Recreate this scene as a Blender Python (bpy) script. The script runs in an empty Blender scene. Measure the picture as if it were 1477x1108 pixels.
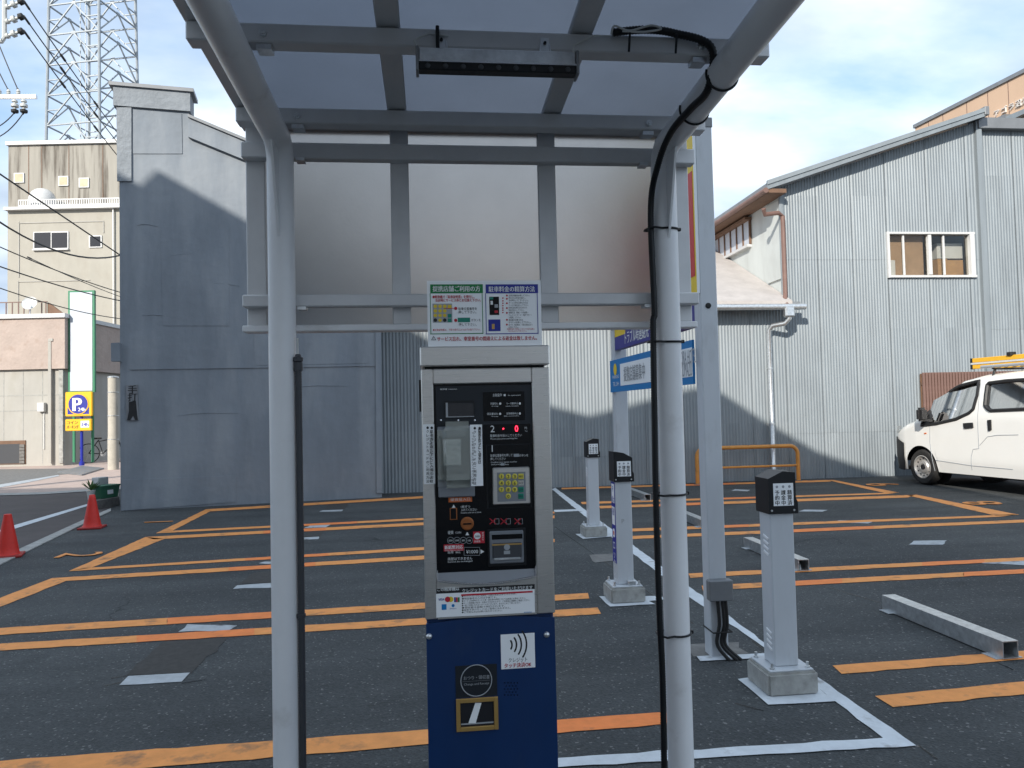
import bpy, bmesh, math, random
from mathutils import Vector, Matrix
random.seed(7)
R = math.radians
sc = bpy.context.scene
col = sc.collection

# ------------------------------------------------------------------ camera
F = 1067.0; CX, CY = 738.5, 554.0; CAMZ = 1.5
PSI, PITCH, ROLL = R(6.3), R(2.04), R(1.3)
fwd = Vector((math.sin(PSI)*math.cos(PITCH), math.cos(PSI)*math.cos(PITCH), math.sin(PITCH)))
rt0 = Vector((math.cos(PSI), -math.sin(PSI), 0)); up0 = rt0.cross(fwd)
up = up0*math.cos(ROLL) + rt0*math.sin(ROLL); rt = rt0*math.cos(ROLL) - up0*math.sin(ROLL)
CAM = Vector((0, 0, CAMZ))
cd = bpy.data.cameras.new('camera'); cam = bpy.data.objects.new('camera', cd); col.objects.link(cam)
cd.sensor_width = 36; cd.lens = 36*F/1477; cd.clip_end = 4000; cd.clip_start = .02
m = Matrix((rt, up, -fwd)).transposed().to_4x4(); m.translation = CAM; cam.matrix_world = m
sc.camera = cam

# ------------------------------------------------------------------ light
ALPHA, ELEV = R(24), R(27.5)                       # sun behind the camera, to its left
fh = Vector((math.sin(PSI), math.cos(PSI), 0))
SUN = ((-math.sin(ALPHA))*rt0 + (-math.cos(ALPHA))*fh)*math.cos(ELEV) + Vector((0, 0, math.sin(ELEV)))
sl = bpy.data.lights.new('sun', 'SUN'); so = bpy.data.objects.new('sun', sl); col.objects.link(so)
sl.energy = 2.5; sl.angle = R(.35); sl.color = (1, .94, .85)
so.rotation_euler = SUN.to_track_quat('Z', 'Y').to_euler(); so.location = (-20, -30, 40)

w = bpy.data.worlds.new('World'); sc.world = w; w.use_nodes = True
nt = w.node_tree; N = nt.nodes; L = nt.links; N.clear()
wo = N.new('ShaderNodeOutputWorld'); bg = N.new('ShaderNodeBackground'); L.new(bg.outputs[0], wo.inputs[0])
bg.inputs[1].default_value = .1
sky = N.new('ShaderNodeTexSky'); sky.sky_type = 'NISHITA'; sky.sun_disc = False
sky.sun_elevation = ELEV; sky.sun_rotation = math.atan2(SUN.x, SUN.y)
tc = N.new('ShaderNodeTexCoord'); sep = N.new('ShaderNodeSeparateXYZ'); L.new(tc.outputs['Generated'], sep.inputs[0])
mx = N.new('ShaderNodeMath'); mx.operation = 'MAXIMUM'; mx.inputs[1].default_value = 0; L.new(sep.outputs[2], mx.inputs[0])
ad = N.new('ShaderNodeMath'); ad.inputs[1].default_value = .25; L.new(mx.outputs[0], ad.inputs[0])
cmb = N.new('ShaderNodeCombineXYZ')
for k in (0, 1):
    dv = N.new('ShaderNodeMath'); dv.operation = 'DIVIDE'; L.new(sep.outputs[k], dv.inputs[0]); L.new(ad.outputs[0], dv.inputs[1]); L.new(dv.outputs[0], cmb.inputs[k])
n1 = N.new('ShaderNodeTexNoise'); n1.inputs['Scale'].default_value = 1.1; n1.inputs['Detail'].default_value = 7; n1.inputs['Roughness'].default_value = .55
mp = N.new('ShaderNodeMapping'); mp.inputs['Location'].default_value = (3.1, 1.7, 0); mp.inputs['Scale'].default_value = (.8, 1.3, 1)
L.new(cmb.outputs[0], mp.inputs[0]); L.new(mp.outputs[0], n1.inputs['Vector'])
cr = N.new('ShaderNodeValToRGB'); cr.color_ramp.elements[0].position = .32; cr.color_ramp.elements[1].position = .52
L.new(n1.outputs[0], cr.inputs[0])
n2 = N.new('ShaderNodeTexNoise'); n2.inputs['Scale'].default_value = 1.5; n2.inputs['Detail'].default_value = 6
L.new(mp.outputs[0], n2.inputs['Vector'])
cc = N.new('ShaderNodeValToRGB'); cc.color_ramp.elements[0].position = .36; cc.color_ramp.elements[1].position = .66
cc.color_ramp.elements[0].color = (2.1, 2.75, 3.7, 1); cc.color_ramp.elements[1].color = (5.2, 5.75, 6.3, 1)
L.new(n2.outputs[0], cc.inputs[0])
sb = N.new('ShaderNodeMix'); sb.data_type = 'RGBA'; sb.blend_type = 'MIX'; sb.inputs[0].default_value = .35
L.new(sky.outputs[0], sb.inputs[6]); sb.inputs[7].default_value = (2.0, 3.7, 6.2, 1)
mxc = N.new('ShaderNodeMix'); mxc.data_type = 'RGBA'
L.new(cr.outputs[0], mxc.inputs[0]); L.new(sb.outputs[2], mxc.inputs[6]); L.new(cc.outputs[0], mxc.inputs[7]); L.new(mxc.outputs[2], bg.inputs[0])

sc.view_settings.view_transform = 'Standard'; sc.view_settings.look = 'None'; sc.view_settings.gamma = 1
sc.view_settings.exposure = 1.15; sc.view_settings.use_curve_mapping = False
sc.render.engine = 'CYCLES'; sc.cycles.use_denoising = True; sc.cycles.max_bounces = 8
sc.cycles.transmission_bounces = 8; sc.cycles.transparent_max_bounces = 12; sc.cycles.sample_clamp_indirect = 6

# ------------------------------------------------------------------ pixel helpers
def ray(px, py): return fwd + rt*((px-CX)/F) + up*((CY-py)/F)
def gnd(px, py, z=0.0):
    d = ray(px, py); t = (z-CAMZ)/d.z; return CAM + d*t
def onY(px, py, Y):
    d = ray(px, py); return CAM + d*(Y/d.y)
def at(px, py, depth): return CAM + ray(px, py)*depth
def onP(px, py, p, n):
    d = ray(px, py); return CAM + d*((p-CAM).dot(n)/d.dot(n))

# ------------------------------------------------------------------ materials
MAT = {}
def mat(name, colr, rough=.6, metal=0, var=.0, vs=4.0, bump=0, bs=60, spec=.5, em=None, coat=0, stain=None, stain_s=2, stain_t=(.5, .7), stretch=None, bdist=.002, rvar=0):
    if name in MAT: return MAT[name]
    M = bpy.data.materials.new(name); M.use_nodes = True; n = M.node_tree.nodes; l = M.node_tree.links
    b = n['Principled BSDF']; b.inputs['Roughness'].default_value = rough; b.inputs['Metallic'].default_value = metal
    b.inputs['Specular IOR Level'].default_value = spec; b.inputs['Coat Weight'].default_value = coat
    c4 = (*colr, 1); b.inputs['Base Color'].default_value = c4
    if var or bump or stain or rvar:
        t = n.new('ShaderNodeTexCoord'); src = t.outputs['Object']
        if stretch:
            mpn = n.new('ShaderNodeMapping'); mpn.inputs['Scale'].default_value = stretch; l.new(src, mpn.inputs[0]); ssrc = mpn.outputs[0]
        else: ssrc = src
        out = None
        if var:
            a = n.new('ShaderNodeTexNoise'); a.inputs['Scale'].default_value = vs; a.inputs['Detail'].default_value = 8; a.inputs['Roughness'].default_value = .65
            l.new(ssrc, a.inputs['Vector'])
            cr_ = n.new('ShaderNodeValToRGB'); e = cr_.color_ramp.elements; e[0].position = .3; e[1].position = .7
            e[0].color = (*[x*(1-var) for x in colr], 1); e[1].color = (*[min(1, x*(1+var)) for x in colr], 1)
            l.new(a.outputs[0], cr_.inputs[0]); out = cr_.outputs[0]
        if stain:
            a = n.new('ShaderNodeTexNoise'); a.inputs['Scale'].default_value = stain_s; a.inputs['Detail'].default_value = 9; a.inputs['Roughness'].default_value = .6
            l.new(ssrc, a.inputs['Vector'])
            r_ = n.new('ShaderNodeMapRange'); r_.inputs[1].default_value = stain_t[0]; r_.inputs[2].default_value = stain_t[1]; l.new(a.outputs[0], r_.inputs[0])
            mm = n.new('ShaderNodeMix'); mm.data_type = 'RGBA'; l.new(r_.outputs[0], mm.inputs[0])
            if out: l.new(out, mm.inputs[6])
            else: mm.inputs[6].default_value = c4
            mm.inputs[7].default_value = (*stain, 1); out = mm.outputs[2]
        if out: l.new(out, b.inputs['Base Color'])
        if rvar:
            a = n.new('ShaderNodeTexNoise'); a.inputs['Scale'].default_value = vs*3; l.new(ssrc, a.inputs['Vector'])
            r_ = n.new('ShaderNodeMapRange'); r_.inputs[3].default_value = max(0, rough-rvar); r_.inputs[4].default_value = min(1, rough+rvar); l.new(a.outputs[0], r_.inputs[0]); l.new(r_.outputs[0], b.inputs['Roughness'])
        if bump:
            a = n.new('ShaderNodeTexNoise'); a.inputs['Scale'].default_value = bs; a.inputs['Detail'].default_value = 4; l.new(src, a.inputs['Vector'])
            bp = n.new('ShaderNodeBump'); bp.inputs['Strength'].default_value = bump; bp.inputs['Distance'].default_value = bdist; l.new(a.outputs[0], bp.inputs['Height']); l.new(bp.outputs[0], b.inputs['Normal'])
    if em:
        b.inputs['Emission Color'].default_value = (*em[:3], 1); b.inputs['Emission Strength'].default_value = em[3]
    MAT[name] = M; return M
def frosted(name, tint, r, trans):
    M = bpy.data.materials.new(name); M.use_nodes = True; n = M.node_tree.nodes; l = M.node_tree.links; n.clear()
    o = n.new('ShaderNodeOutputMaterial'); a = n.new('ShaderNodeBsdfRefraction'); a.inputs['Color'].default_value = (*tint, 1); a.inputs['Roughness'].default_value = r; a.inputs['IOR'].default_value = 1.45
    t = n.new('ShaderNodeBsdfDiffuse'); t.inputs['Color'].default_value = (*trans, 1)
    g = n.new('ShaderNodeBsdfGlossy'); g.inputs['Roughness'].default_value = .35; g.inputs['Color'].default_value = (.8, .8, .8, 1)
    s = n.new('ShaderNodeMixShader'); s.inputs[0].default_value = .16; l.new(a.outputs[0], s.inputs[1]); l.new(t.outputs[0], s.inputs[2])
    s2 = n.new('ShaderNodeMixShader'); s2.inputs[0].default_value = .05; l.new(s.outputs[0], s2.inputs[1]); l.new(g.outputs[0], s2.inputs[2])
    tc_ = n.new('ShaderNodeTexCoord'); nz = n.new('ShaderNodeTexNoise'); nz.inputs['Scale'].default_value = 90; l.new(tc_.outputs['Object'], nz.inputs['Vector'])
    bp = n.new('ShaderNodeBump'); bp.inputs['Strength'].default_value = .25; bp.inputs['Distance'].default_value = .002; l.new(nz.outputs[0], bp.inputs['Height']); l.new(bp.outputs[0], a.inputs['Normal'])
    n3 = n.new('ShaderNodeTexNoise'); n3.inputs['Scale'].default_value = 5; n3.inputs['Detail'].default_value = 9; n3.inputs['Roughness'].default_value = .7; l.new(tc_.outputs['Object'], n3.inputs['Vector'])
    r3 = n.new('ShaderNodeValToRGB'); r3.color_ramp.elements[0].position = .35; r3.color_ramp.elements[1].position = .7; r3.color_ramp.elements[0].color = (*tint, 1); r3.color_ramp.elements[1].color = (*[x*.94 for x in tint], 1)
    l.new(n3.outputs[0], r3.inputs[0]); l.new(r3.outputs[0], a.inputs['Color'])
    l.new(s2.outputs[0], o.inputs[0]); MAT[name] = M; return M
def glassm(name, tint, gl=.1):
    M = bpy.data.materials.new(name); M.use_nodes = True; n = M.node_tree.nodes; l = M.node_tree.links; n.clear()
    o = n.new('ShaderNodeOutputMaterial'); a = n.new('ShaderNodeBsdfTransparent'); a.inputs['Color'].default_value = (*tint, 1)
    g = n.new('ShaderNodeBsdfGlossy'); g.inputs['Roughness'].default_value = .04
    fr = n.new('ShaderNodeFresnel'); fr.inputs[0].default_value = 1.45
    ad_ = n.new('ShaderNodeMath'); ad_.inputs[1].default_value = gl; l.new(fr.outputs[0], ad_.inputs[0])
    s = n.new('ShaderNodeMixShader'); l.new(ad_.outputs[0], s.inputs[0]); l.new(a.outputs[0], s.inputs[1]); l.new(g.outputs[0], s.inputs[2]); l.new(s.outputs[0], o.inputs[0])
    MAT[name] = M; return M

def asphalt_mat():
    M = bpy.data.materials.new('asphalt'); M.use_nodes = True; n = M.node_tree.nodes; l = M.node_tree.links
    b = n['Principled BSDF']; b.inputs['Roughness'].default_value = .85; b.inputs['Specular IOR Level'].default_value = .35
    t = n.new('ShaderNodeTexCoord')
    def noise(s, d=3, r=.6):
        a = n.new('ShaderNodeTexNoise'); a.inputs['Scale'].default_value = s; a.inputs['Detail'].default_value = d; a.inputs['Roughness'].default_value = r; l.new(t.outputs['Object'], a.inputs['Vector']); return a.outputs[0]
    def ramp(src, p0, p1, c0, c1):
        r_ = n.new('ShaderNodeValToRGB'); e = r_.color_ramp.elements; e[0].position = p0; e[1].position = p1; e[0].color = (*c0, 1); e[1].color = (*c1, 1); l.new(src, r_.inputs[0]); return r_.outputs[0]
    big = ramp(noise(.55, 6), .3, .72, (.043, .048, .051), (.076, .082, .084))
    v = n.new('ShaderNodeTexVoronoi'); v.inputs['Scale'].default_value = 95; l.new(t.outputs['Object'], v.inputs['Vector'])
    vb = n.new('ShaderNodeSeparateColor'); l.new(v.outputs['Color'], vb.inputs[0])
    spk = ramp(vb.outputs[0], .0, 1, (.76, .76, .76), (1.22, 1.22, 1.22))
    m1 = n.new('ShaderNodeMix'); m1.data_type = 'RGBA'; m1.blend_type = 'MULTIPLY'; m1.inputs[0].default_value = 1; l.new(big, m1.inputs[6]); l.new(spk, m1.inputs[7])
    fl = ramp(vb.outputs[1], .965, .985, (0, 0, 0), (1, 1, 1))
    m2 = n.new('ShaderNodeMix'); m2.data_type = 'RGBA'; l.new(fl, m2.inputs[0]); l.new(m1.outputs[2], m2.inputs[6]); m2.inputs[7].default_value = (.17, .17, .17, 1)
    oil = ramp(noise(1.7, 5), .62, .74, (1, 1, 1), (.72, .72, .72))
    m3 = n.new('ShaderNodeMix'); m3.data_type = 'RGBA'; m3.blend_type = 'MULTIPLY'; m3.inputs[0].default_value = 1; l.new(m2.outputs[2], m3.inputs[6]); l.new(oil, m3.inputs[7])
    # hairline cracks and tyre-worn bands
    dst = n.new('ShaderNodeTexNoise'); dst.inputs['Scale'].default_value = 1.3; dst.inputs['Detail'].default_value = 6; l.new(t.outputs['Object'], dst.inputs['Vector'])
    vm_ = n.new('ShaderNodeVectorMath'); vm_.operation = 'MULTIPLY_ADD'; vm_.inputs[1].default_value = (.9, .9, 0); l.new(dst.outputs['Color'], vm_.inputs[0]); l.new(t.outputs['Object'], vm_.inputs[2])
    vc = n.new('ShaderNodeTexVoronoi'); vc.feature = 'DISTANCE_TO_EDGE'; vc.inputs['Scale'].default_value = .33; l.new(vm_.outputs[0], vc.inputs['Vector'])
    ck = ramp(vc.outputs['Distance'], .0012, .003, (.45, .45, .45), (1, 1, 1))
    m4 = n.new('ShaderNodeMix'); m4.data_type = 'RGBA'; m4.blend_type = 'MULTIPLY'; l.new(ramp(noise(.4, 4), .5, .6, (0, 0, 0), (1, 1, 1)), m4.inputs[0]); l.new(m3.outputs[2], m4.inputs[6]); l.new(ck, m4.inputs[7])
    sm = n.new('ShaderNodeMapping'); sm.inputs['Scale'].default_value = (.25, 2.2, 1); l.new(t.outputs['Object'], sm.inputs[0])
    sn_ = n.new('ShaderNodeTexNoise'); sn_.inputs['Scale'].default_value = 1.2; sn_.inputs['Detail'].default_value = 5; l.new(sm.outputs[0], sn_.inputs['Vector'])
    m5 = n.new('ShaderNodeMix'); m5.data_type = 'RGBA'; m5.blend_type = 'MULTIPLY'; m5.inputs[0].default_value = 1; l.new(m4.outputs[2], m5.inputs[6]); l.new(ramp(sn_.outputs[0], .3, .75, (.80, .80, .80), (1.22, 1.22, 1.2)), m5.inputs[7])
    vo = n.new('ShaderNodeTexVoronoi'); vo.inputs['Scale'].default_value = .55; l.new(vm_.outputs[0], vo.inputs['Vector'])
    m6 = n.new('ShaderNodeMix'); m6.data_type = 'RGBA'; m6.blend_type = 'MULTIPLY'; m6.inputs[0].default_value = 1; l.new(m5.outputs[2], m6.inputs[6]); l.new(ramp(vo.outputs['Distance'], .05, .22, (.62, .62, .62), (1, 1, 1)), m6.inputs[7])
    m3 = m6
    l.new(m3.outputs[2], b.inputs['Base Color'])
    bp = n.new('ShaderNodeBump'); bp.inputs['Strength'].default_value = .6; bp.inputs['Distance'].default_value = .006; l.new(v.outputs['Distance'], bp.inputs['Height']); l.new(bp.outputs[0], b.inputs['Normal'])
    MAT['asphalt'] = M; return M
asphalt_mat()
def paint(name, c, wear):
    return mat(name, c, .75, var=.12, vs=9, bump=.5, bs=110, bdist=.003, stain=(.12, .095, .07), stain_s=5, stain_t=(wear-.04, wear+.16))
paint('paint_orange', (.80, .315, .085), .60); paint('paint_red_orange', (.84, .24, .06), .66); paint('paint_white', (.60, .64, .67), .63)
mat('concrete', (.36, .36, .34), .9, var=.25, vs=9, bump=.5, bs=70, stain=(.16, .155, .14), stain_s=7, stain_t=(.55, .8))
mat('concrete_dirty', (.17, .165, .155), .9, var=.3, vs=14, bump=.5, bs=60)
mat('patch_dark', (.045, .043, .040), .85, var=.3, vs=20, bump=.5, bs=120)
mat('patch_white', (.42, .45, .47), .85, var=.15, vs=12, bump=.4, bs=90, stain=(.14, .14, .14), stain_s=8, stain_t=(.56, .7))
mat('road', (.075, .064, .062), .85, var=.2, vs=2, bump=.5, bs=150)
mat('paver', (.46, .36, .31), .85, var=.15, vs=3, bump=.3, bs=60)
mat('powder_white', (.78, .79, .80), .38, var=.05, vs=3, rvar=.06, stain=(.50, .49, .47), stain_s=5, stain_t=(.6, .85))
mat('alu', (.60, .605, .61), .42, metal=.2, var=.07, vs=5, rvar=.08)
mat('steel', (.66, .645, .62), .30, metal=.85, var=.06, vs=6, stretch=(1, 1, 40), rvar=.07)
mat('steel_tray', (.26, .28, .31), .35, metal=.6, var=.05)
mat('steel_lip', (.75, .76, .78), .25, metal=.9)
mat('galv', (.68, .70, .71), .33, metal=.85, var=.2, vs=22, rvar=.1)
mat('blue_paint', (.004, .030, .112), .34, var=.12, vs=4, coat=.15, rvar=.10, stain=(.02, .045, .11), stain_s=6, stain_t=(.6, .8), stretch=(1, 1, .4))
mat('fascia', (.005, .0055, .007), .22, spec=.22)
mat('fascia_grey', (.018, .022, .028), .4, spec=.3)
mat('black_plastic', (.011, .012, .014), .42, spec=.3, var=.15, vs=20)
mat('rubber', (.012, .012, .012), .65, var=.2, vs=30)
mat('conduit_grey', (.045, .048, .055), .5)
mat('bollard_grey', (.56, .59, .62), .4, var=.06, vs=5, rvar=.08, stain=(.40, .41, .41), stain_s=6, stain_t=(.56, .8), stretch=(1, 1, .3))
mat('white_print', (.88, .90, .91), .45)
mat('ink_black', (.012, .012, .014), .6); mat('ink_red', (.50, .012, .03), .55); mat('ink_green', (.0, .20, .045), .5); mat('ink_blue', (.01, .02, .28), .5)
mat('ink_white', (.78, .8, .8), .55); mat('ink_grey', (.33, .35, .37), .55); mat('ink_yellow', (.75, .55, .03), .55); mat('ink_teal', (.0, .22, .15), .5)
mat('print_orange', (.62, .13, .02), .5); mat('sign_blue', (.0, .19, .50), .45); mat('sign_navy', (.035, .03, .25), .45); mat('sign_yellow', (.86, .60, .02), .45); mat('sign_amber', (.86, .46, .01), .45); mat('sign_red', (.62, .02, .02), .45)
mat('key_yellow', (.70, .60, .08), .45); mat('copper', (.36, .12, .035), .45, metal=.4); mat('gold', (.50, .31, .10), .4, metal=.5)
mat('led_red', (.3, .0, .01), .5, em=(1, .02, .05, 3.0))
mat('dark_glass', (.02, .02, .024), .12, spec=.6)
mat('stucco', (.215, .243, .275), .85, var=.14, vs=1.5, bump=.4, bs=5, bdist=.03, stain=(.29, .315, .34), stain_s=1.6, stain_t=(.46, .72), stretch=(1.3, 1.3, .3))
mat('stucco_rough', (.25, .275, .30), .85, var=.12, vs=3, bump=.8, bs=14, bdist=.02)
mat('metal_cap', (.22, .23, .24), .5, metal=.3, var=.12, vs=3)
mat('corr', (.245, .277, .297), .48, metal=.15, var=.13, vs=1.6, stretch=(2.5, 2.5, .5), rvar=.08, stain=(.21, .235, .25), stain_s=1.5, stain_t=(.55, .8))
mat('corr_b', (.237, .268, .288), .5, metal=.15, var=.14, vs=1.7, stretch=(2.5, 2.5, .5), rvar=.08)
mat('corr_c', (.252, .283, .302), .48, metal=.15, var=.11, vs=1.4, stretch=(2.5, 2.5, .5), rvar=.08)
mat('flat_wall', (.55, .58, .56), .7, var=.08, vs=1.5, stain=(.42, .43, .41), stain_s=2, stain_t=(.5, .8), stretch=(1, 1, .4))
mat('brown_metal', (.18, .105, .085), .55, var=.15, vs=6)
mat('brown_wood', (.16, .09, .055), .7, var=.2, vs=8)
mat('pinkish_roof', (.42, .39, .37), .8, var=.12, vs=3, bump=.4, bs=10, bdist=.02)
mat('cream_wall', (.38, .36, .31), .85, var=.08, vs=1.2, bump=.3, bs=14, stain=(.33, .30, .25), stain_s=1.3, stain_t=(.52, .8), stretch=(1, 1, .5))
mat('cream_tile', (.40, .385, .35), .8, var=.1, vs=1.2, stain=(.34, .32, .27), stain_s=1.4, stain_t=(.52, .8), stretch=(1, 1, .5))
mat('pink_wall', (.43, .35, .305), .85, var=.1, vs=2, bump=.5, bs=10, bdist=.03, stain=(.36, .27, .22), stain_s=3, stain_t=(.55, .8))
mat('stained_wall', (.33, .31, .27), .9, var=.2, vs=.9, stretch=(1.6, 1.6, .14), stain=(.085, .07, .055), stain_s=1.1, stain_t=(.50, .64), bump=.3, bs=20)
mat('hotel_wall', (.56, .39, .27), .8, var=.05, vs=.4, stretch=(1, 1, .3))
mat('hotel_letter', (.66, .63, .60), .5)
mat('tower_steel', (.31, .34, .36), .5, metal=.3, var=.15, vs=3)
mat('wire_black', (.015, .015, .016), .6)
mat('porcelain', (.55, .56, .54), .3, var=.1, vs=8)
mat('pole_concrete', (.45, .42, .36), .9, var=.15, vs=4, bump=.3, bs=50)
mat('cone_red', (.62, .022, .012), .5, var=.12, vs=9, stain=(.35, .02, .012), stain_s=9, stain_t=(.55, .75))
mat('cone_base', (.30, .015, .012), .6, var=.2, vs=10)
mat('planter_green', (.035, .16, .09), .5, var=.15, vs=8)
mat('leaf', (.06, .13, .03), .6, var=.3, vs=30)
mat('rail_orange', (.62, .26, .05), .45, var=.15, vs=7, stain=(.25, .12, .05), stain_s=12, stain_t=(.6, .72))
mat('van_white', (.80, .79, .75), .25, coat=.6, var=.02, vs=2)
mat('van_black', (.016, .016, .017), .5)
mat('tyre', (.022, .021, .02), .8, var=.2, vs=20)
mat('rim', (.55, .53, .50), .4, metal=.6, var=.1, vs=20)
mat('ladder_yellow', (.78, .42, .03), .5, var=.1, vs=10); mat('ladder_grey', (.5, .53, .56), .4, metal=.5)
mat('cardboard', (.42, .24, .10), .8, var=.12, vs=6); mat('room_dark', (.22, .18, .15), .9, var=.1); mat('curtain', (.36, .24, .15), .85, var=.15, vs=3)
mat('white_frame', (.58, .58, .57), .45, var=.05)
mat('sat_dish', (.62, .63, .62), .4); mat('wood_plaque', (.21, .22, .235), .8, var=.3, vs=14, stretch=(1, 1, .2))
mat('pale_cream', (.46, .40, .25), .5, var=.2, vs=2)
mat('neighbour', (.68, .66, .63), .85, var=.1, vs=.5)
mat('bike', (.03, .03, .032), .4, metal=.3); mat('blue_pole', (.015, .025, .30), .4); mat('pale_panel', (.52, .56, .62), .35, var=.06, vs=2)
mat('green_frame', (.03, .20, .10), .5); mat('red_post', (.25, .02, .02), .6)
frosted('frosted_back', (.72, .715, .71), .42, (.55, .55, .55)); frosted('frosted_roof', (.50, .525, .57), .3, (.22, .23, .25))
glassm('window_glass', (.9, .9, .88), -.02); glassm('tint_glass', (.55, .58, .56), -.01)
glassm('clear_cover', (.86, .88, .84), .06)
_n = MAT['clear_cover'].node_tree; _o = _n.nodes['Material Output']; _s = _o.inputs[0].links[0].from_socket; _d = _n.nodes.new('ShaderNodeBsdfDiffuse'); _d.inputs[0].default_value = (.62, .66, .60, 1)
_m = _n.nodes.new('ShaderNodeMixShader'); _m.inputs[0].default_value = .32; _n.links.new(_s, _m.inputs[1]); _n.links.new(_d.outputs[0], _m.inputs[2]); _n.links.new(_m.outputs[0], _o.inputs[0])

# ------------------------------------------------------------------ mesh builder
INV = {}
class MB:
    def __init__(s): s.v = []; s.f = []
    def add(s, vs, fs):
        o = len(s.v); s.v += [Vector(p) for p in vs]; s.f += [[i+o for i in f] for f in fs]; return s
    def box(s, a, b, bev=0, rot=None, seg=1):
        a = Vector(a); b = Vector(b); c = (a+b)/2; h = Vector((abs(b.x-a.x), abs(b.y-a.y), abs(b.z-a.z)))/2
        return s.obox(c, h, rot, bev, seg)
    def obox(s, c, h, rot=None, bev=0, seg=1):
        rot = rot or Matrix.Identity(3); c = Vector(c)
        if bev:
            bm = bmesh.new(); bmesh.ops.create_cube(bm, size=2)
            for v in bm.verts: v.co = Vector((v.co.x*h[0], v.co.y*h[1], v.co.z*h[2]))
            bmesh.ops.bevel(bm, geom=bm.edges[:], offset=min(bev, .49*2*min(h)), segments=seg, affect='EDGES')
            bm.verts.index_update(); s.add([c+rot@v.co for v in bm.verts], [[v.index for v in f.verts] for f in bm.faces]); bm.free(); return s
        P = [c+rot@Vector((x*h[0], y*h[1], z*h[2])) for x in (-1, 1) for y in (-1, 1) for z in (-1, 1)]
        return s.add(P, [(0, 1, 3, 2), (4, 6, 7, 5), (0, 4, 5, 1), (2, 3, 7, 6), (0, 2, 6, 4), (1, 5, 7, 3)])
    def beam(s, p0, p1, wd, ht, upv=(0, 0, 1), bev=0):
        p0 = Vector(p0); p1 = Vector(p1); d = (p1-p0); ln = d.length; d.normalize(); u = Vector(upv)
        x = d.cross(u)
        if x.length < 1e-4: x = d.cross(Vector((1, 0, 0)))
        x.normalize(); u = x.cross(d)
        return s.obox((p0+p1)/2, (wd/2, ln/2, ht/2), Matrix((x, d, u)).transposed(), bev)
    def cyl(s, p0, p1, r0, r1=None, n=16, cap=True):
        return s.tube([p0, p1], None, n, [r0, r0 if r1 is None else r1], cap)
    def tube(s, path, r, n=10, radii=None, cap=True, closed=False):
        P = [Vector(p) for p in path]; k = len(P); rr = radii or [r]*k
        t = [((P[(i+1) % k] if closed or i < k-1 else P[i]) - (P[i-1] if closed or i > 0 else P[i])).normalized() for i in range(k)]
        a = Vector((0, 0, 1)) if abs(t[0].z) < .9 else Vector((1, 0, 0)); u = (a - t[0]*a.dot(t[0])).normalized(); vs = []
        for i in range(k):
            u = (u - t[i]*u.dot(t[i])); u = u.normalized() if u.length > 1e-6 else Vector((1, 0, 0)); q = t[i].cross(u)
            for j in range(n):
                an = 2*math.pi*j/n; vs.append(P[i] + (u*math.cos(an)+q*math.sin(an))*rr[i])
        fs = []
        for i in range(k if closed else k-1):
            for j in range(n):
                b = ((i+1) % k)*n; fs.append((i*n+j, i*n+(j+1) % n, b+(j+1) % n, b+j))
        if cap and not closed: fs += [tuple(range(n))[::-1], tuple((k-1)*n+j for j in range(n))]
        return s.add(vs, fs)
    def prism(s, pts, ext):
        P = [Vector(p) for p in pts]; e = Vector(ext); n = len(P)
        nrm = Vector((0, 0, 0))
        for i in range(n): nrm += P[i].cross(P[(i+1) % n])
        if nrm.dot(e) > 0: P.reverse()
        return s.add(P+[p+e for p in P], [tuple(range(n)), tuple(range(2*n-1, n-1, -1))] + [(i, n+i, n+(i+1) % n, (i+1) % n) for i in range(n)])
    def face(s, pts): return s.add(pts, [tuple(range(len(pts)))])
    def lathe(s, c, axis, prof, n=24):
        axis = Vector(axis).normalized(); a = Vector((0, 0, 1)) if abs(axis.z) < .9 else Vector((1, 0, 0)); u = (a-axis*a.dot(axis)).normalized(); q = axis.cross(u); c = Vector(c); vs = []
        for (r, h) in prof:
            for j in range(n):
                an = 2*math.pi*j/n; vs.append(c+axis*h+(u*math.cos(an)+q*math.sin(an))*r)
        k = len(prof); fs = [(i*n+j, i*n+(j+1) % n, (i+1)*n+(j+1) % n, (i+1)*n+j) for i in range(k-1) for j in range(n)]
        fs += [tuple(range(n))[::-1], tuple((k-1)*n+j for j in range(n))]
        return s.add(vs, fs)
    def text(s, body, size, o, U=(1, 0, 0), V=(0, 0, 1), ax='CENTER', ay='CENTER', bold=0, sx=1, fit=None, res=2):
        if bold:
            U_ = Vector(U); N_ = U_.cross(Vector(V)).normalized()
            for q in (-1, 1): s.text(body, size, Vector(o)+U_*(q*abs(bold)*size*.9)+N_*(.00012*(q+2) if size < .3 else .002*(q+2)), U, V, ax, ay, 0, sx, fit, res)
        vs, fs = glyphs(body, 0, res)
        if not vs: return s
        x0 = min(v[0] for v in vs); x1 = max(v[0] for v in vs); y0, y1 = -.12, .88
        if all(ord(c) < 128 for c in body): y0, y1 = 0, .72
        if fit: sx = fit/((x1-x0)*size)
        dx = {'CENTER': -(x0+x1)/2, 'LEFT': -x0, 'RIGHT': -x1}[ax]; dy = {'CENTER': -(y0+y1)/2, 'BOTTOM': -y0, 'TOP': -y1}[ay]
        U = Vector(U); V = Vector(V); o = Vector(o)
        return s.add([o+U*((v[0]+dx)*size*sx)+V*((v[1]+dy)*size) for v in vs], fs)
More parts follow.
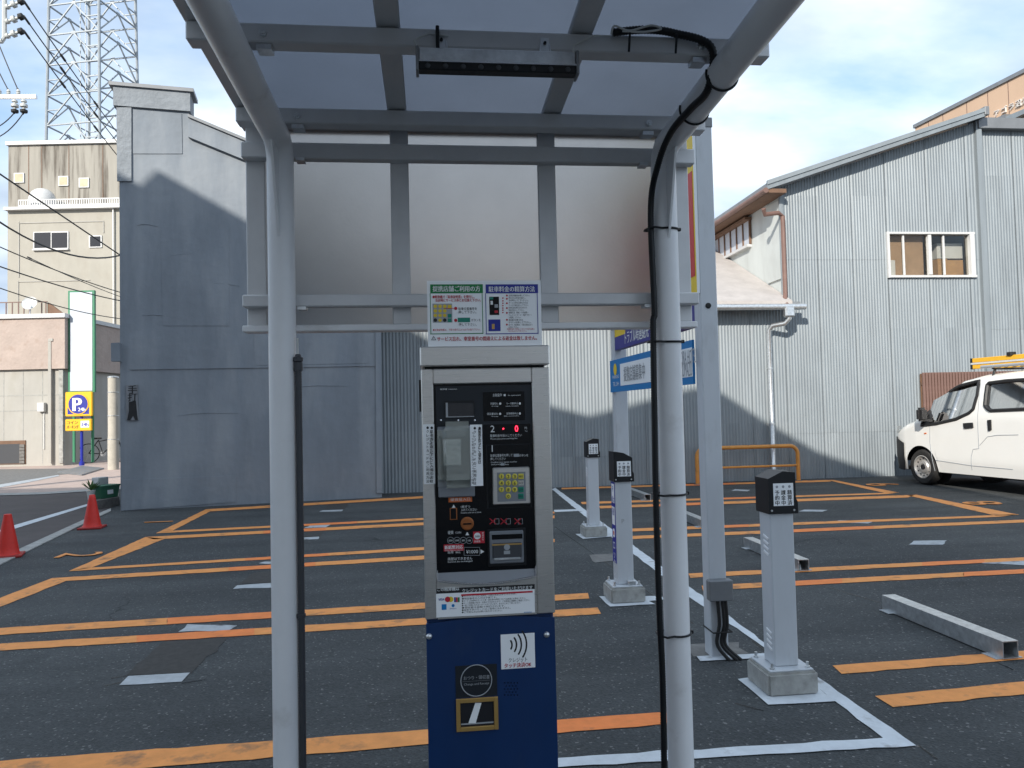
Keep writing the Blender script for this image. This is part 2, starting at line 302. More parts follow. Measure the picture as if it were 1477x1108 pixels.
    def build(s, name, material, parent=None, smooth=False, ang=35, kind=None):
        me = bpy.data.meshes.new(name); vs = s.v
        inv = INV.get(parent.name) if parent else None
        if inv is not None: vs = [inv@v for v in vs]
        me.from_pydata([tuple(v) for v in vs], [], s.f); me.update()
        if smooth:
            me.polygons.foreach_set('use_smooth', [True]*len(me.polygons)); me.set_sharp_from_angle(angle=R(ang))
        mats = material if isinstance(material, (list, tuple)) else [material]
        for q in mats: me.materials.append(MAT[q])
        o = bpy.data.objects.new(name, me); col.objects.link(o)
        if parent:
            o.parent = parent
            if inv is not None: INV[o.name] = inv
        if kind: o['kind'] = kind
        return o
GC = {}
def glyphs(body, bold, res):
    k = (body, bold, res)
    if k not in GC:
        c = bpy.data.curves.new('t', 'FONT'); c.body = body; c.size = 1; c.offset = bold; c.resolution_u = res; c.fill_mode = 'FRONT'
        ob = bpy.data.objects.new('t', c); me = ob.to_mesh()
        GC[k] = ([tuple(v.co) for v in me.vertices], [tuple(p.vertices) for p in me.polygons])
        ob.to_mesh_clear(); bpy.data.objects.remove(ob); bpy.data.curves.remove(c)
    return GC[k]
def tag(o, label, cat, group=None):
    o['label'] = label; o['category'] = cat
    if group: o['group'] = group
    return o
def thing(name, label, cat, loc=(0, 0, 0), rz=0, group=None):
    o = bpy.data.objects.new(name, None); col.objects.link(o); o.empty_display_size = .2
    o.location = loc; o.rotation_euler = (0, 0, rz)
    INV[o.name] = (Matrix.Translation(Vector(loc)) @ Matrix.Rotation(rz, 4, 'Z')).inverted()
    return tag(o, label, cat, group)
def copy_tree(o, parent=None):
    c = o.copy(); col.objects.link(c)
    if parent: c.parent = parent
    for ch in [q for q in bpy.data.objects if q.parent == o]: copy_tree(ch, c)
    return c
def rz3(a): return Matrix.Rotation(a, 3, 'Z')

# ================================================================== GROUND
g = MB().face([(-400, -400, 0), (400, -400, 0), (400, 400, 0), (-400, 400, 0)]).build('ground', 'asphalt', kind='structure')
def lift(px, py, z): p = gnd(px, py); return Vector((p.x, p.y, z))
def quad_px(pts, z): return [lift(a, b, z) for a, b in pts]
def ccw(P):
    a = sum(P[i].x*P[(i+1) % len(P)].y - P[(i+1) % len(P)].x*P[i].y for i in range(len(P)))
    return P if a > 0 else P[::-1]
def jag(P, amp=.004, step=.09):
    out = []
    for i in range(len(P)):
        a, b = P[i], P[(i+1) % len(P)]; n = max(1, int((b-a).length/step)); d = (b-a).normalized(); q = Vector((-d.y, d.x, 0))
        for k in range(n):
            p = a.lerp(b, k/n)
            if k: p = p+q*random.gauss(0, amp)
            out.append(p)
    return out
def marking(name, pts, material, z=.004, amp=.0035):
    return MB().face(jag(ccw(quad_px(pts, z)), amp)).build(name, material, g)

# road, gutter, pavement beyond the left edge of the lot
road = MB().face(ccw(quad_px([(-420, 1010), (20, 800), (118, 752), (172, 727), (172, 694), (-420, 708)], .004))).build('road', 'road', kind='structure')
gut = MB().prism([Vector((p.x, p.y, .002)) for p in ccw(quad_px([(-420, 1022), (20, 806), (120, 757), (160, 738), (160, 734), (118, 752), (20, 797), (-420, 1004)], .006))], (0, 0, .012)).build('gutter', 'concrete', kind='structure')
MB().face(ccw(quad_px([(-420, 912), (15, 760), (128, 727), (150, 721), (150, 723.5), (128, 730), (15, 765.5), (-420, 925)], .008))).build('road_line', 'paint_white', road)
pav = MB().face(ccw(quad_px([(-420, 722), (60, 711), (176, 704), (180, 640), (-900, 640)], .012))).build('pavement', 'paver', kind='structure')
MB().face(ccw(quad_px([(-420, 726), (60, 714), (174, 706.5), (174, 704), (60, 711), (-420, 722)], .014))).build('kerb_edge', 'concrete', pav)
apr = MB().face(ccw(quad_px([(-420, 703), (0, 700), (84, 686), (130, 681), (150, 676), (-420, 682)], .016))).build('apron', 'concrete_dirty', pav)
MB().face(ccw(quad_px([(-420, 707), (0, 704.5), (40, 697), (86, 687.5), (84, 686), (0, 700), (-420, 703)], .018))).build('kerb_stone', 'patch_white', pav)
MB().prism([Vector((p.x, p.y, .016)) for p in ccw(quad_px([(83, 683), (118, 674), (150, 677), (118, 687)], 0))], (0, 0, .03)).build('ramp_plate', 'metal_cap', pav)

# stall lines (orange, with redder touched-up lengths)
def stripe(t0, t1, b1, b0, red=()):
    """t0->t1 upper edge, b0->b1 lower edge in the photograph; red: x ranges of fresh paint"""
    def at_x(a, b, x): k = (x-a[0])/(b[0]-a[0]); return (x, a[1]+(b[1]-a[1])*k)
    xs = sorted([t0[0], t1[0]] + [q for r_ in red for q in r_])
    for i in range(len(xs)-1):
        x0, x1 = xs[i], xs[i+1]
        if x1-x0 < 1: continue
        isr = any(r_[0]-.5 <= x0 and x1 <= r_[1]+.5 for r_ in red)
        p = [t0 if i == 0 else at_x(t0, t1, x0), t1 if i == len(xs)-2 else at_x(t0, t1, x1),
             b1 if i == len(xs)-2 else at_x(b0, b1, x1), b0 if i == 0 else at_x(b0, b1, x0)]
        marking('stall_line', p, 'paint_red_orange' if isr else 'paint_orange')
stripe((-60, 1103), (975, 1027), (978, 1044), (-60, 1132), [(802, 975)])
stripe((-160, 916), (848, 856), (850, 864), (-160, 926), [(241, 392)])
stripe((-190, 941), (862, 877), (867, 886), (-190, 951), [(197, 367)])
stripe((75, 834.5), (792, 791), (792, 796.5), (95, 838.5), [(330, 455)])
marking('stall_line', [(75, 834.5), (95, 838.5), (-20, 884), (-90, 903), (-40, 878)], 'paint_orange')
stripe((122, 820), (800, 778), (800, 782.5), (99, 824.5), [(354, 474)])
marking('stall_line', [(99, 824.5), (132, 819.4), (238, 777.6), (210, 775)], 'paint_orange')
stripe((210, 775), (800, 744), (800, 748), (222, 778.5), [(380, 470)])
stripe((246, 766), (800, 738), (800, 741), (225, 769.8), [(392, 515)])
marking('stall_line', [(225, 769.8), (249, 766), (304, 737.5), (297, 735)], 'paint_orange')
stripe((297, 735), (790, 705), (790, 708), (303, 738), [])
for a in (('1', (230, 753.5), .42), ('2', (117, 801), .46)):
    p = lift(*a[1], .005); MB().text(a[0], a[2]*1.35, p, (0, -1, 0), (1, 0, 0), bold=.012).build('stall_number', 'paint_orange', g)
for a in (('9', (1271, 699.6), .62), ('8', (1415, 726.5), .56)):
    p = lift(*a[1], .005); MB().text(a[0], a[2]*1.35, p, (0, 1, 0), (-1, 0, 0), bold=.012).build('stall_number', 'paint_orange', g)
stripe((810, 704), (1195, 692.6), (1199, 695), (810, 706.2), [(980, 1060)])
marking('stall_line', [(1192, 692.6), (1203, 692.8), (1297, 711), (1276, 711.4)], 'paint_orange')
stripe((838, 724.6), (1297, 710.6), (1280, 713), (840, 727.6), [(1010, 1100)])
stripe((862, 730.4), (1320, 714), (1310, 718), (866, 733.8), [(940, 1010)])
marking('stall_line', [(1308, 714.6), (1322, 714), (1470, 743), (1436, 744.2)], 'paint_orange')
stripe((905, 763.2), (1470, 742.2), (1440, 746), (905, 767.4), [(1020, 1080)])
stripe((905, 774), (1560, 746.5), (1560, 750.5), (905, 778.4), [(1120, 1260)])
stripe((993, 828), (1620, 797.5), (1620, 802), (996, 834), [(1330, 1420)])
stripe((1012, 845.5), (1620, 814), (1620, 820), (1014, 852.5), [(1100, 1215), (1390, 1477)])
stripe((1201, 961), (1660, 925), (1660, 938), (1214, 973), [])
stripe((1262, 1005), (1660, 966), (1660, 985), (1288, 1021), [])

# white line, pads and patches
marking('white_line', [(796, 706), (801, 704), (848, 738.5), (1000, 851), (1104, 929), (1170, 972), (1322, 1077), (1274, 1066), (1205, 1013), (1158, 975), (1090, 926), (994, 862), (846, 747)], 'paint_white', .0045, .004)
marking('white_line', [(760, 1098), (920, 1088), (1274, 1066), (1322, 1077), (920, 1101), (760, 1111)], 'paint_white', .0052, .004)
marking('white_line', [(1064, 981), (1085, 978), (1150, 972), (1206, 1013), (1108, 1018)], 'paint_white', .006, .004)
marking('white_line', [(864, 861), (930, 861), (955, 860.5), (957, 866), (936, 868), (945, 872.5), (880, 876)], 'paint_white', .006, .004)
marking('white_line', [(830, 771), (878, 768), (890, 774), (841, 778)], 'paint_white', .006, .003)
marking('white_line', [(799, 736), (834, 735), (834, 737.5), (799, 739)], 'paint_white', .004, .003)
marking('white_line', [(1005, 948), (1105, 943.5), (1105, 950), (1010, 955)], 'paint_white', .006, .003)
marking('concrete_patch', [(996, 930), (1066, 927), (1080, 943), (1000, 948)], 'concrete_dirty', .0036, .012)
marking('concrete_patch', [(850, 801), (900, 798), (906, 808), (858, 812)], 'concrete_dirty', .0036, .01)
def patch(white, dark=None):
    if dark: marking('dark_patch', dark, 'patch_dark', .003, .008)
    marking('white_patch', white, 'patch_white', .0034, .008)
patch([(172, 989), (185, 976), (274, 971), (262, 984)], [(183, 974), (235, 926), (327, 921), (276, 971)])
patch([(257, 912), (270, 901), (342, 903), (330, 910)])
patch([(336, 850), (342, 845), (400, 841), (398, 848)], [(346, 842), (368, 826), (410, 823), (400, 841)])
patch([(373, 813), (383, 810), (412, 809), (410, 814)])
patch([(433, 779), (436, 776), (460, 774.5), (459, 778)], [(437, 775), (449, 761), (470, 760), (462, 774)])
patch([(438, 762), (448, 758), (477, 757), (470, 761)])
patch([(460, 738.5), (465, 736.5), (495, 735.5), (492, 738)], [(468, 735), (475, 726), (505, 724), (497, 735)])
patch([(1311, 786), (1318, 780.5), (1366, 780), (1360, 786)])
patch([(1152, 738), (1160, 735.5), (1194, 736), (1186, 738.5)])
patch([(1202, 754), (1210, 751), (1260, 752), (1252, 755.5)])
patch([(1055, 708), (1060, 706), (1082, 707), (1078, 709)])
patch([(1416, 813), (1425, 809), (1480, 808), (1480, 816)])
# saw cuts in the asphalt
for a, b in (((800, 760), (1000, 900)), ((1085, 925), (1160, 985)), ((1060, 1015), (1102, 1026)), ((1185, 845), (1270, 870)), ((1325, 1076), (1352, 1096)), ((1436, 955), (1462, 967)), ((150, 990), (180, 984)), ((262, 986), (296, 981)), ((160, 979), (186, 975))):
    p, q = lift(*a, .0028), lift(*b, .0028); d = (q-p).normalized(); n_ = Vector((-d.y, d.x, 0))*.003
    MB().face(ccw([p-n_, q-n_, q+n_, p+n_])).build('saw_cut', 'fascia', g)
for (a, b, wd_) in (((795, 850), (620, 1108), .0), ((1150, 700), (1480, 800), 0)): pass

# ================================================================== SHADING NEIGHBOUR (behind the camera, casts the lot's shade)
def cam_frame(p): d = p-CAM; return d.dot(rt0), d.dot(fh), p.z
BD = -6.0
def to_back(p):
    la, de, z = cam_frame(p); t = (de-BD)/math.cos(ALPHA); return (la-t*math.sin(ALPHA), z+t*math.tan(ELEV))
# wall planes used below
GA = R(9.0); GP = gnd(174, 737); GN = Vector((math.sin(GA), -math.cos(GA), 0)); GD = Vector((math.cos(GA), math.sin(GA), 0))
YR = 14.1
gw = lambda x, y: onP(x, y, GP, GN)
sil = [to_back(gnd(-60, 708)), to_back(gnd(150, 703)), to_back(gw(168, 249)), to_back(gw(202, 267)), to_back(gw(226, 245)), to_back(gw(355, 318)), to_back(gw(480, 392)),
       to_back(onY(700, 535, YR)), to_back(onY(792, 585, YR)), to_back(onY(850, 600, YR)), to_back(onY(1000, 560, YR)), to_back(onY(1040, 566, YR)), to_back(onY(1100, 606, YR)), to_back(onY(1180, 652, YR)), to_back(onY(1280, 688, YR)),
       to_back(gnd(1330, 702)), to_back(gnd(1400, 709)), to_back(gnd(1477, 723)), to_back(gnd(1640, 762))]
sil.sort(key=lambda q: q[0])
def bw(la, z, de): p = CAM + rt0*la + fh*de; return Vector((p.x, p.y, z))
nb = thing('apartment_block', 'tall plain apartment block behind the camera that shades the parking lot', 'building', bw(sil[0][0], 0, BD), -PSI)
pts = [(sil[0][0]-8, 0), (sil[0][0]-8, sil[0][1])] + sil + [(sil[-1][0]+3.5, sil[-1][1]-6), (sil[-1][0]+3.6, 0)]
MB().prism([bw(a, max(z, 0), BD) for a, z in pts], -fh*9).build('wall', 'neighbour', nb)

# ================================================================== GREY STUCCO BUILDING (left)
gb = thing('stucco_building', 'dark grey painted stucco building with stepped parapet beside the lot', 'building', GP, GA)
def gp(px, py, off=0): return onP(px, py, GP-GN*(-off), GN)       # off > 0: towards the camera
base_l = GP.copy(); right = gw(549, 600); right.z = 0
def at_line(p, z): return Vector((p.x, p.y, z))
tl = gp(166, 150); tr = gp(272, 150); ztop = gp(168, 150).z
z_par0 = gp(220, 156).z; z_par1 = gp(220, 130).z
z_s0 = gp(274, 172).z; z_s1 = gp(548, 285).z
body = [at_line(base_l, 0), at_line(right, 0), at_line(right, z_s1), at_line(tr, z_s0), at_line(base_l, z_s0)]
MB().prism([at_line(base_l, z_s0), at_line(tr, z_s0), at_line(tr, z_par0), at_line(base_l, z_par0)], -GN*.4).build('upper_wall', 'stucco', gb)
wl = MB().prism(body, -GN*5).build('wall', 'stucco', gb)
e = .045
MB().prism([p+GN*e for p in (at_line(base_l-GD*.08, z_par0-.02), at_line(tr+GD*.03, z_par0-.02), at_line(tr+GD*.03, z_par1), at_line(base_l-GD*.08, z_par1))], -GN*(.4+e)).build('parapet', 'stucco_rough', gb)
MB().prism([p+GN*(e+.035) for p in (at_line(base_l-GD*.14, z_par1), at_line(tr+GD*.09, z_par1), at_line(tr+GD*.09, z_par1+.06), at_line(base_l-GD*.14, z_par1+.06))], -GN*(.47+e)).build('coping', 'metal_cap', gb)
# raking parapet
q0 = at_line(tr, z_s0); q1 = at_line(right, z_s1); dn = Vector((0, 0, -.33))
MB().prism([q0+dn+GN*.07, q1+dn+GN*.07, q1+GN*.07, q0+GN*.07], -GN*5.05).build('raking_parapet', 'stucco', gb)
MB().prism([q0+GN*.11+GD*.0, q1+GN*.11, q1+GN*.11+Vector((0, 0, .05)), q0+GN*.11+Vector((0, 0, .05))], -GN*5.1).build('raking_coping', 'metal_cap', gb)
# relief on the wall: pilaster, ledges, repair panels
def strip(name, a, b, c, d, off, material='stucco'):
    MB().prism([gp(*p, 0.001) for p in (a, b, c, d)], GN*off).build(name, material, gb)
strip('pilaster', (168.5, 156), (190, 156), (190, 262), (169.5, 262), .03, 'stucco_rough')
strip('render_panel', (192, 158), (262, 164), (263, 222), (192, 222), .010)
strip('ledge', (188, 531.5), (549, 526), (549, 528), (188, 533.5), .016)
strip('skirting', (176, 692), (340, 686), (340, 724), (176, 736.5), .012)
strip('render_panel', (232, 338), (330, 330), (330, 470), (235, 470), .006)
strip('render_panel', (366, 475), (530, 475), (531, 524), (367, 527), .007)
strip('corner_trim', (541, 440), (549, 440), (551, 711), (543, 711.5), .03)
strip('box_bump', (162.5, 496), (175, 495), (176, 522), (163, 522), .12)
for k, (x, y, dx, dy) in enumerate(((232, 372, 68, -6), (205, 455, 60, 5), (255, 600, 90, -4), (420, 560, 80, -3), (300, 410, 46, 3), (198, 325, 30, 2))):
    a = gp(x, y, .004); b = gp(x+dx, y+dy, .004); mm_ = a.lerp(b, .5)+Vector((0, 0, .03))
    MB().tube([a, a.lerp(mm_, .5)+Vector((0, 0, .012)), mm_, b], None, 6, [.002, .006, .006, .002]).build('render_ridge', 'stucco', gb, smooth=True)
# wooden plaque
pl = thing('wooden_plaque', 'weathered vertical wooden shop plaque with brushed characters on grey wall', 'plaque', gp(191, 606), GA)
MB().prism([gp(x, y, .002) for x, y in ((182, 556), (199, 555), (200, 606), (183, 606))], GN*.03).build('board', 'wood_plaque', pl)
lt = MB()
for ch, py in (('手', 562), ('打', 573)): lt.text(ch, .15, gp(191, py, .036), GD, bold=.02)
lt.build('lettering', 'ink_black', pl)
MB().prism([gp(x, y, .033) for x, y in ((186, 580), (196, 578), (197, 590), (199, 606), (195, 606), (192, 600), (188, 606), (183.5, 606), (186, 592))], GN*.004).build('dark_weathering', 'ink_black', pl)

# ================================================================== CORRUGATED BUILDING (right)
def yp(px, py, off=0): return onY(px, py, YR-off)
def sheet(name, x0, x1, zb, ztf, material, parent, off=0.0, pitch=.063, amp=.0072, Y=YR):
    n = max(1, round((x1-x0)/pitch)); vs = []; fs = []; st = 6
    for i in range(n*st+1):
        x = x0+(x1-x0)*i/(n*st); y = Y-off-amp*math.cos(2*math.pi*i/st)
        vs += [(x, y, zb), (x, y, ztf(x))]
    for i in range(n*st): fs.append((2*i, 2*i+2, 2*i+3, 2*i+1))
    return MB().add(vs, fs).build(name, material, parent, smooth=True, ang=80)
xl = yp(1134, 500).x; xr = yp(1416, 400).x; xa = yp(551, 600).x; xe = yp(1416, 400).x+9.0
z_eave = yp(1134, 270).z; z_peak = yp(1413, 176).z
wx0, wx1 = yp(1281, 370).x, yp(1399, 370).x; wz0, wz1 = yp(1340, 399).z, yp(1340, 337).z
rb = thing('corrugated_building', 'grey corrugated metal workshop with half gable roof and sliding window', 'building', (xl, YR, 0))
ztop_f = lambda x: z_eave+(z_peak-z_eave)*(x-xl)/(xr-xl)
seams = [0, yp(1250, 620).z, yp(1250, 474).z, yp(1250, 372).z, yp(1250, 283).z]
cols_ = [xl]
nl = 3; nm = 2; nr = 1
for k in range(1, nl+1): cols_.append(xl+(wx0-xl)*k/nl)
for k in range(1, nm+1): cols_.append(wx0+(wx1-wx0)*k/nm)
cols_.append(xr)
CM = ['corr', 'corr_b', 'corr_c']
for i in range(len(cols_)-1):
    a, b = cols_[i], cols_[i+1]; win = a >= wx0-.01 and b <= wx1+.01
    zs = seams+[None]
    if win: zs = [0, seams[1], seams[2], wz0, 'skip', wz1, None]
    for k in range(len(zs)-1):
        if zs[k] == 'skip': continue
        if zs[k+1] == 'skip': continue
        z0 = zs[k]-(.04 if k and zs[k] not in (wz1,) else 0); z1 = zs[k+1]
        f = (lambda x, z1=z1: z1) if z1 is not None else ztop_f
        sheet('corrugated_sheet', a-.02, b+.02, z0, f, random.choice(CM), rb, .004*(k % 2)+.002*(i % 2))
# right section past the trim
zpar = yp(1450, 186).z
for i, (a, b) in enumerate(((xr+.1, xr+.9), (xr+.9, xr+1.7), (xr+1.7, xr+2.5), (xr+2.5, xe))):
    for k, (z0, z1) in enumerate(((0, seams[2]), (seams[2]-.04, yp(1450, 252).z), (yp(1450, 252).z-.04, zpar))):
        sheet('corrugated_sheet', a-.02, b+.02, z0, lambda x, z1=z1: z1, random.choice(CM), rb, -.08+.004*(k % 2)+.002*(i % 2))
MB().box((xr+.02, YR-.09, zpar-.02), (xe, YR+.2, zpar+.2)).build('parapet_cap', 'metal_cap', rb)
MB().box((xr-.02, YR-.06, 0), (xr+.1, YR+.05, z_peak+.0)).build('corner_trim', 'corr_c', rb)
MB().box((xl-.05, YR-.03, yp(1140, 440).z), (xl+.03, YR+.03, z_eave-.02), .01).build('corner_trim', 'corr_c', rb)
# verge and roof
ov = .30; s_ = (z_peak-z_eave)/(xr-xl); xv0 = xl-.42
va = Vector((xv0, YR-ov, z_eave-.42*s_)); vb_ = Vector((xr+.05, YR-ov, z_peak+.05*s_))
DEP = 9
MB().prism([va+Vector((0, .02, .02)), vb_+Vector((0, .02, .02)), vb_+Vector((0, .02, .13)), va+Vector((0, .02, .13))], (0, DEP, 0)).build('roof', 'metal_cap', rb)
MB().prism([va, vb_, vb_+Vector((0, 0, .085)), va+Vector((0, 0, .085))], (0, .018, 0)).build('verge_board', 'corr_b', rb)
MB().prism([va+Vector((0, -.02, .09)), vb_+Vector((0, -.02, .09)), vb_+Vector((0, -.02, .175)), va+Vector((0, -.02, .175))], (0, .06, 0)).build('verge_board', 'corr_c', rb)
MB().box((xr-.02, YR-ov-.03, z_peak+.02), (xr+.08, YR+DEP-1, z_peak+.20), .01).build('ridge_cap', 'metal_cap', rb)
# side wall (faces left), its soffit, gutter and strip window
sw = MB().box((xl, YR+.02, 0), (xl+.2, YR+DEP, z_eave-.05)).build('side_wall', 'flat_wall', rb)
MB().box((xl-.40, YR-.28, z_eave-.42*s_-.06), (xl-.02, YR+DEP-.5, z_eave-.42*s_+.02)).build('soffit', 'brown_wood', rb)
MB().tube([(xv0-.05, YR-.34, z_eave-.42*s_-.03), (xv0-.05, YR+DEP-.5, z_eave-.42*s_-.03)], .055, 10).build('eave_gutter', 'brown_metal', rb, smooth=True)
def sp(px, py, off=0): return onP(px, py, Vector((xl-off, 0, 0)), Vector((1, 0, 0)))
MB().prism([sp(*p, .001) for p in ((1107, 298), (1126, 289), (1128, 402), (1110, 409))], (-.035, 0, 0)).build('side_hatch', 'flat_wall', rb)
wy0, wy1 = sp(1030, 345).y, sp(1084, 345).y; wza, wzb = sp(1084, 352).z, sp(1084, 317).z
MB().box((xl-.10, wy1, wza-.06), (xl+.01, wy0+1, wza)).build('window_sill', 'white_frame', rb)
MB().box((xl-.16, wy1-.05, wzb), (xl+.01, wy0+1, wzb+.06)).build('window_hood', 'brown_wood', rb)
npan = 9; ln_ = (wy0+1-wy1)/npan
for k in range(npan):
    y = wy1+k*ln_
    MB().box((xl-.03, y+.02, wza), (xl-.012, y+ln_-.02, wzb)).build('window_pane', 'pale_panel', rb)
    MB().box((xl-.055, y-.02, wza), (xl-.008, y+.02, wzb), .004).build('window_mullion', 'brown_wood' if k != 5 else 'brown_metal', rb)
# downpipes
xd = yp(1127, 350).x
MB().tube([(xv0-.05, YR-.2, z_eave-.50), (xv0+.0, YR-.14, z_eave-.60), (xd-.1, YR-.12, z_eave-.56), (xd, YR-.09, z_eave-.62), (xd, YR-.09, yp(1130, 425).z), (xd-.08, YR-.22, yp(1130, 436).z), (xd-.10, YR-.34, yp(1120, 444).z)], .045, 10).build('downpipe', 'brown_metal', rb, smooth=True)
# window with room behind
wd = MB(); fr = .05
wd.box((wx0-.02, YR-.05, wz1-.018), (wx1+.1, YR+.09, wz1+.022)).box((wx0-.02, YR-.06, wz0-.025), (wx1+.1, YR+.09, wz0+.02))
wd.box((wx0-.04, YR-.055, wz0-.03), (wx0+.014, YR+.088, wz1+.024)).box((wx1-.02, YR-.055, wz0-.03), (wx1+.08, YR+.088, wz1+.024))
wn = wd.build('window', 'white_frame', rb)
xm = (wx0+wx1)/2
MB().box((xm-.03, YR-.03, wz0+.04), (xm+.04, YR+.05, wz1-.03)).build('meeting_stile', 'white_frame', wn)
for fx in (yp(1304, 370).x, yp(1362, 370).x): MB().box((fx-.018, YR-.0, wz0+.04), (fx+.018, YR+.03, wz1-.03)).build('glazing_bar', 'white_frame', wn)
for a, b in ((wx0, xm), (xm, wx1)): MB().box((a+.02, YR+.032, wz0+.03), (b-.02, YR+.038, wz1-.02)).build('pane', 'window_glass', wn)
rm = MB(); x0_, x1_, za_, zb_ = wx0-.6, wx1+.6, wz0-.25, wz1+.3
rm.face([(x0_, YR+1.6, za_), (x1_, YR+1.6, za_), (x1_, YR+1.6, zb_), (x0_, YR+1.6, zb_)]).face([(x0_, YR+.1, za_), (x0_, YR+1.6, za_), (x0_, YR+1.6, zb_), (x0_, YR+.1, zb_)]).face([(x1_, YR+.1, za_), (x1_, YR+1.6, za_), (x1_, YR+1.6, zb_), (x1_, YR+.1, zb_)])
rm.face([(x0_, YR+.1, za_), (x1_, YR+.1, za_), (x1_, YR+1.6, za_), (x0_, YR+1.6, za_)]).face([(x0_, YR+.1, zb_), (x1_, YR+.1, zb_), (x1_, YR+1.6, zb_), (x0_, YR+1.6, zb_)])
rm.build('room', 'room_dark', rb)
MB().box((wx0+.12, YR+.16, wz0-.2), (xm-.02, YR+.18, wz1+.1)).build('curtain', 'curtain', rb)
def cbox(label, x0, x1, z0, z1, d, material, name='cardboard_box', cat='box', y=.25):
    o = tag(MB().box((x0, YR+y, z0), (x1, YR+y+d, z1), .008).build(name, material), label, cat)
    return o
bx0 = yp(1364, 390).x; cbox('brown cardboard box standing inside the workshop window', bx0+.02, bx0+.24, wz0-.24, wz0+.42, .3, 'cardboard')
cbox('taller brown cardboard box beside another one at the right window jamb', bx0+.26, bx0+.62, wz0-.24, wz0+.40, .3, 'cardboard', y=.28)
cbox('white wrapped parcel on top of the cardboard boxes inside window', bx0+.02, bx0+.60, wz0+.425, wz0+.75, .28, 'white_frame', 'wrapped_parcel', 'parcel', .26)
cbox('white carton leaning at the left jamb inside the workshop window', wx0+.03, wx0+.22, wz0-.24, wz0+.36, .05, 'white_frame', 'carton', 'carton', .10)

# annex with lean-to roof
an = thing('corrugated_annex', 'low corrugated metal annex with pink lean-to roof and grey gutter', 'building', (xa, YR, 0))
za = yp(1100, 446).z; nsh = 11
for i in range(nsh):
    a = xa+(xl-xa)*i/nsh; b = xa+(xl-xa)*(i+1)/nsh
    for k, (z0, z1) in enumerate(((0, .62), (.58, seams[1]+.2), (seams[1]+.16, za))):
        sheet('corrugated_sheet', a-.02, b+.02, z0, lambda x, z1=z1: z1, random.choice(CM), an, .004*(k % 2)+.002*(i % 2)+.001)
MB().box((xa, YR+.02, 0), (xl-.1, YR+.1, za)).build('backing_wall', 'corr_b', an)
zr = sp(1035, 372).z; yr_ = sp(1035, 372).y
MB().prism([Vector((xa, YR-.34, za+.02)), Vector((xa, yr_+2, za+.02+(zr-za)*(yr_+2-YR)/(yr_-YR))), Vector((xa, yr_+2, za+.12+(zr-za)*(yr_+2-YR)/(yr_-YR))), Vector((xa, YR-.34, za+.12))], (xl-xa-.01, 0, 0)).build('roof', 'pinkish_roof', an)
MB().box((xa, YR-.33, za-.06), (xl+.16, YR-.30, za+.10)).build('fascia_board', 'metal_cap', an)
MB().tube([(xa, YR-.40, za-.01), (xl+.22, YR-.40, za-.01)], .06, 12).build('gutter', 'galv', an, smooth=True)
xp = yp(1107, 550).x
MB().tube([(xp+.30, YR-.40, za-.04), (xp+.30, YR-.40, za-.25), (xp+.24, YR-.34, za-.33), (xp+.05, YR-.2, za-.36), (xp, YR-.13, za-.44), (xp, YR-.13, .30), (xp-.03, YR-.2, .16), (xp-.16, YR-.26, .10), (xp-.22, YR-.3, .0)], .048, 12).build('downpipe', 'galv', an, smooth=True)
MB().box((xp+.2, YR-.47, za-.22), (xp+.4, YR-.33, za+.0), .03).build('rain_hopper', 'galv', an)
for z in (1.1, 2.2): MB().lathe((xp, YR-.13, z), (0, 0, 1), [(.056, 0), (.056, .03)], 12).build('pipe_clip', 'galv', an)
for z in (1.115, 2.215): MB().box((xp-.01, YR-.08, z-.015), (xp+.01, YR+.0, z+.015)).build('pipe_bracket', 'galv', an)

# brown slatted screen on the wall behind the van
bs_ = thing('slatted_screen', 'reddish brown vertical slat screen fixed to corrugated wall behind the van', 'screen', (yp(1326, 600).x, YR-.15, 0))
sx0, sx1 = yp(1326, 560).x, yp(1326, 560).x+3.4; sz1 = yp(1326, 538).z; sn = 52
s0 = MB().box((sx0, YR-.13, .12), (sx0+.045, YR-.09, sz1), .004).build('slat', 'brown_metal', bs_)
for k in range(1, sn):
    c = s0.copy(); col.objects.link(c); c.location.x = (sx1-sx0)*k/sn
MB().box((sx0, YR-.05, .1), (sx1, YR-.03, sz1-.02)).build('gap_dark_sheet', 'brown_wood', bs_)  # dark sheet added behind the slats so their gaps read dark
for z in (.4, sz1-.25): MB().box((sx0, YR-.09, z), (sx1, YR-.05, z+.05)).build('slat_rail', 'brown_wood', bs_)
for x in (sx0+.2, sx1-.2): MB().box((x, YR-.028, 0), (x+.05, YR-.013, sz1-.1)).build('post', 'brown_wood', bs_)

# hotel far behind on the right
hA = at(1320, 185, 60); hB = at(1480, 104, 50.2); hh = (hA.z+hB.z)/2; hd = Vector((hB.x-hA.x, hB.y-hA.y, 0)).normalized(); hn = Vector((hd.y, -hd.x, 0))
if hn.dot(Vector((hA.x, hA.y, 0))) > 0: hn = -hn
h0 = Vector((hA.x, hA.y, 0))-hd*0; h1 = h0+hd*26
ht = thing('hotel', 'tall salmon orange hotel with raised name letters behind the corrugated workshop', 'hotel', h0)
MB().prism([h0, h1, h1+Vector((0, 0, hh)), h0+Vector((0, 0, hh))], -hn*14).build('wall', 'hotel_wall', ht)
MB().prism([p+hn*.12 for p in (h0+Vector((0, 0, hh))-hd*.1, h1+Vector((0, 0, hh)), h1+Vector((0, 0, hh+.28)), h0+Vector((0, 0, hh+.28))-hd*.1)], -hn*14.2).build('coping', 'metal_cap', ht)
hp = lambda x, y, o=0: onP(x, y, h0+hn*o, hn)
lt = MB()
hsz = .86*(hp(1447.5, 158.5)-hp(1437, 163)).length
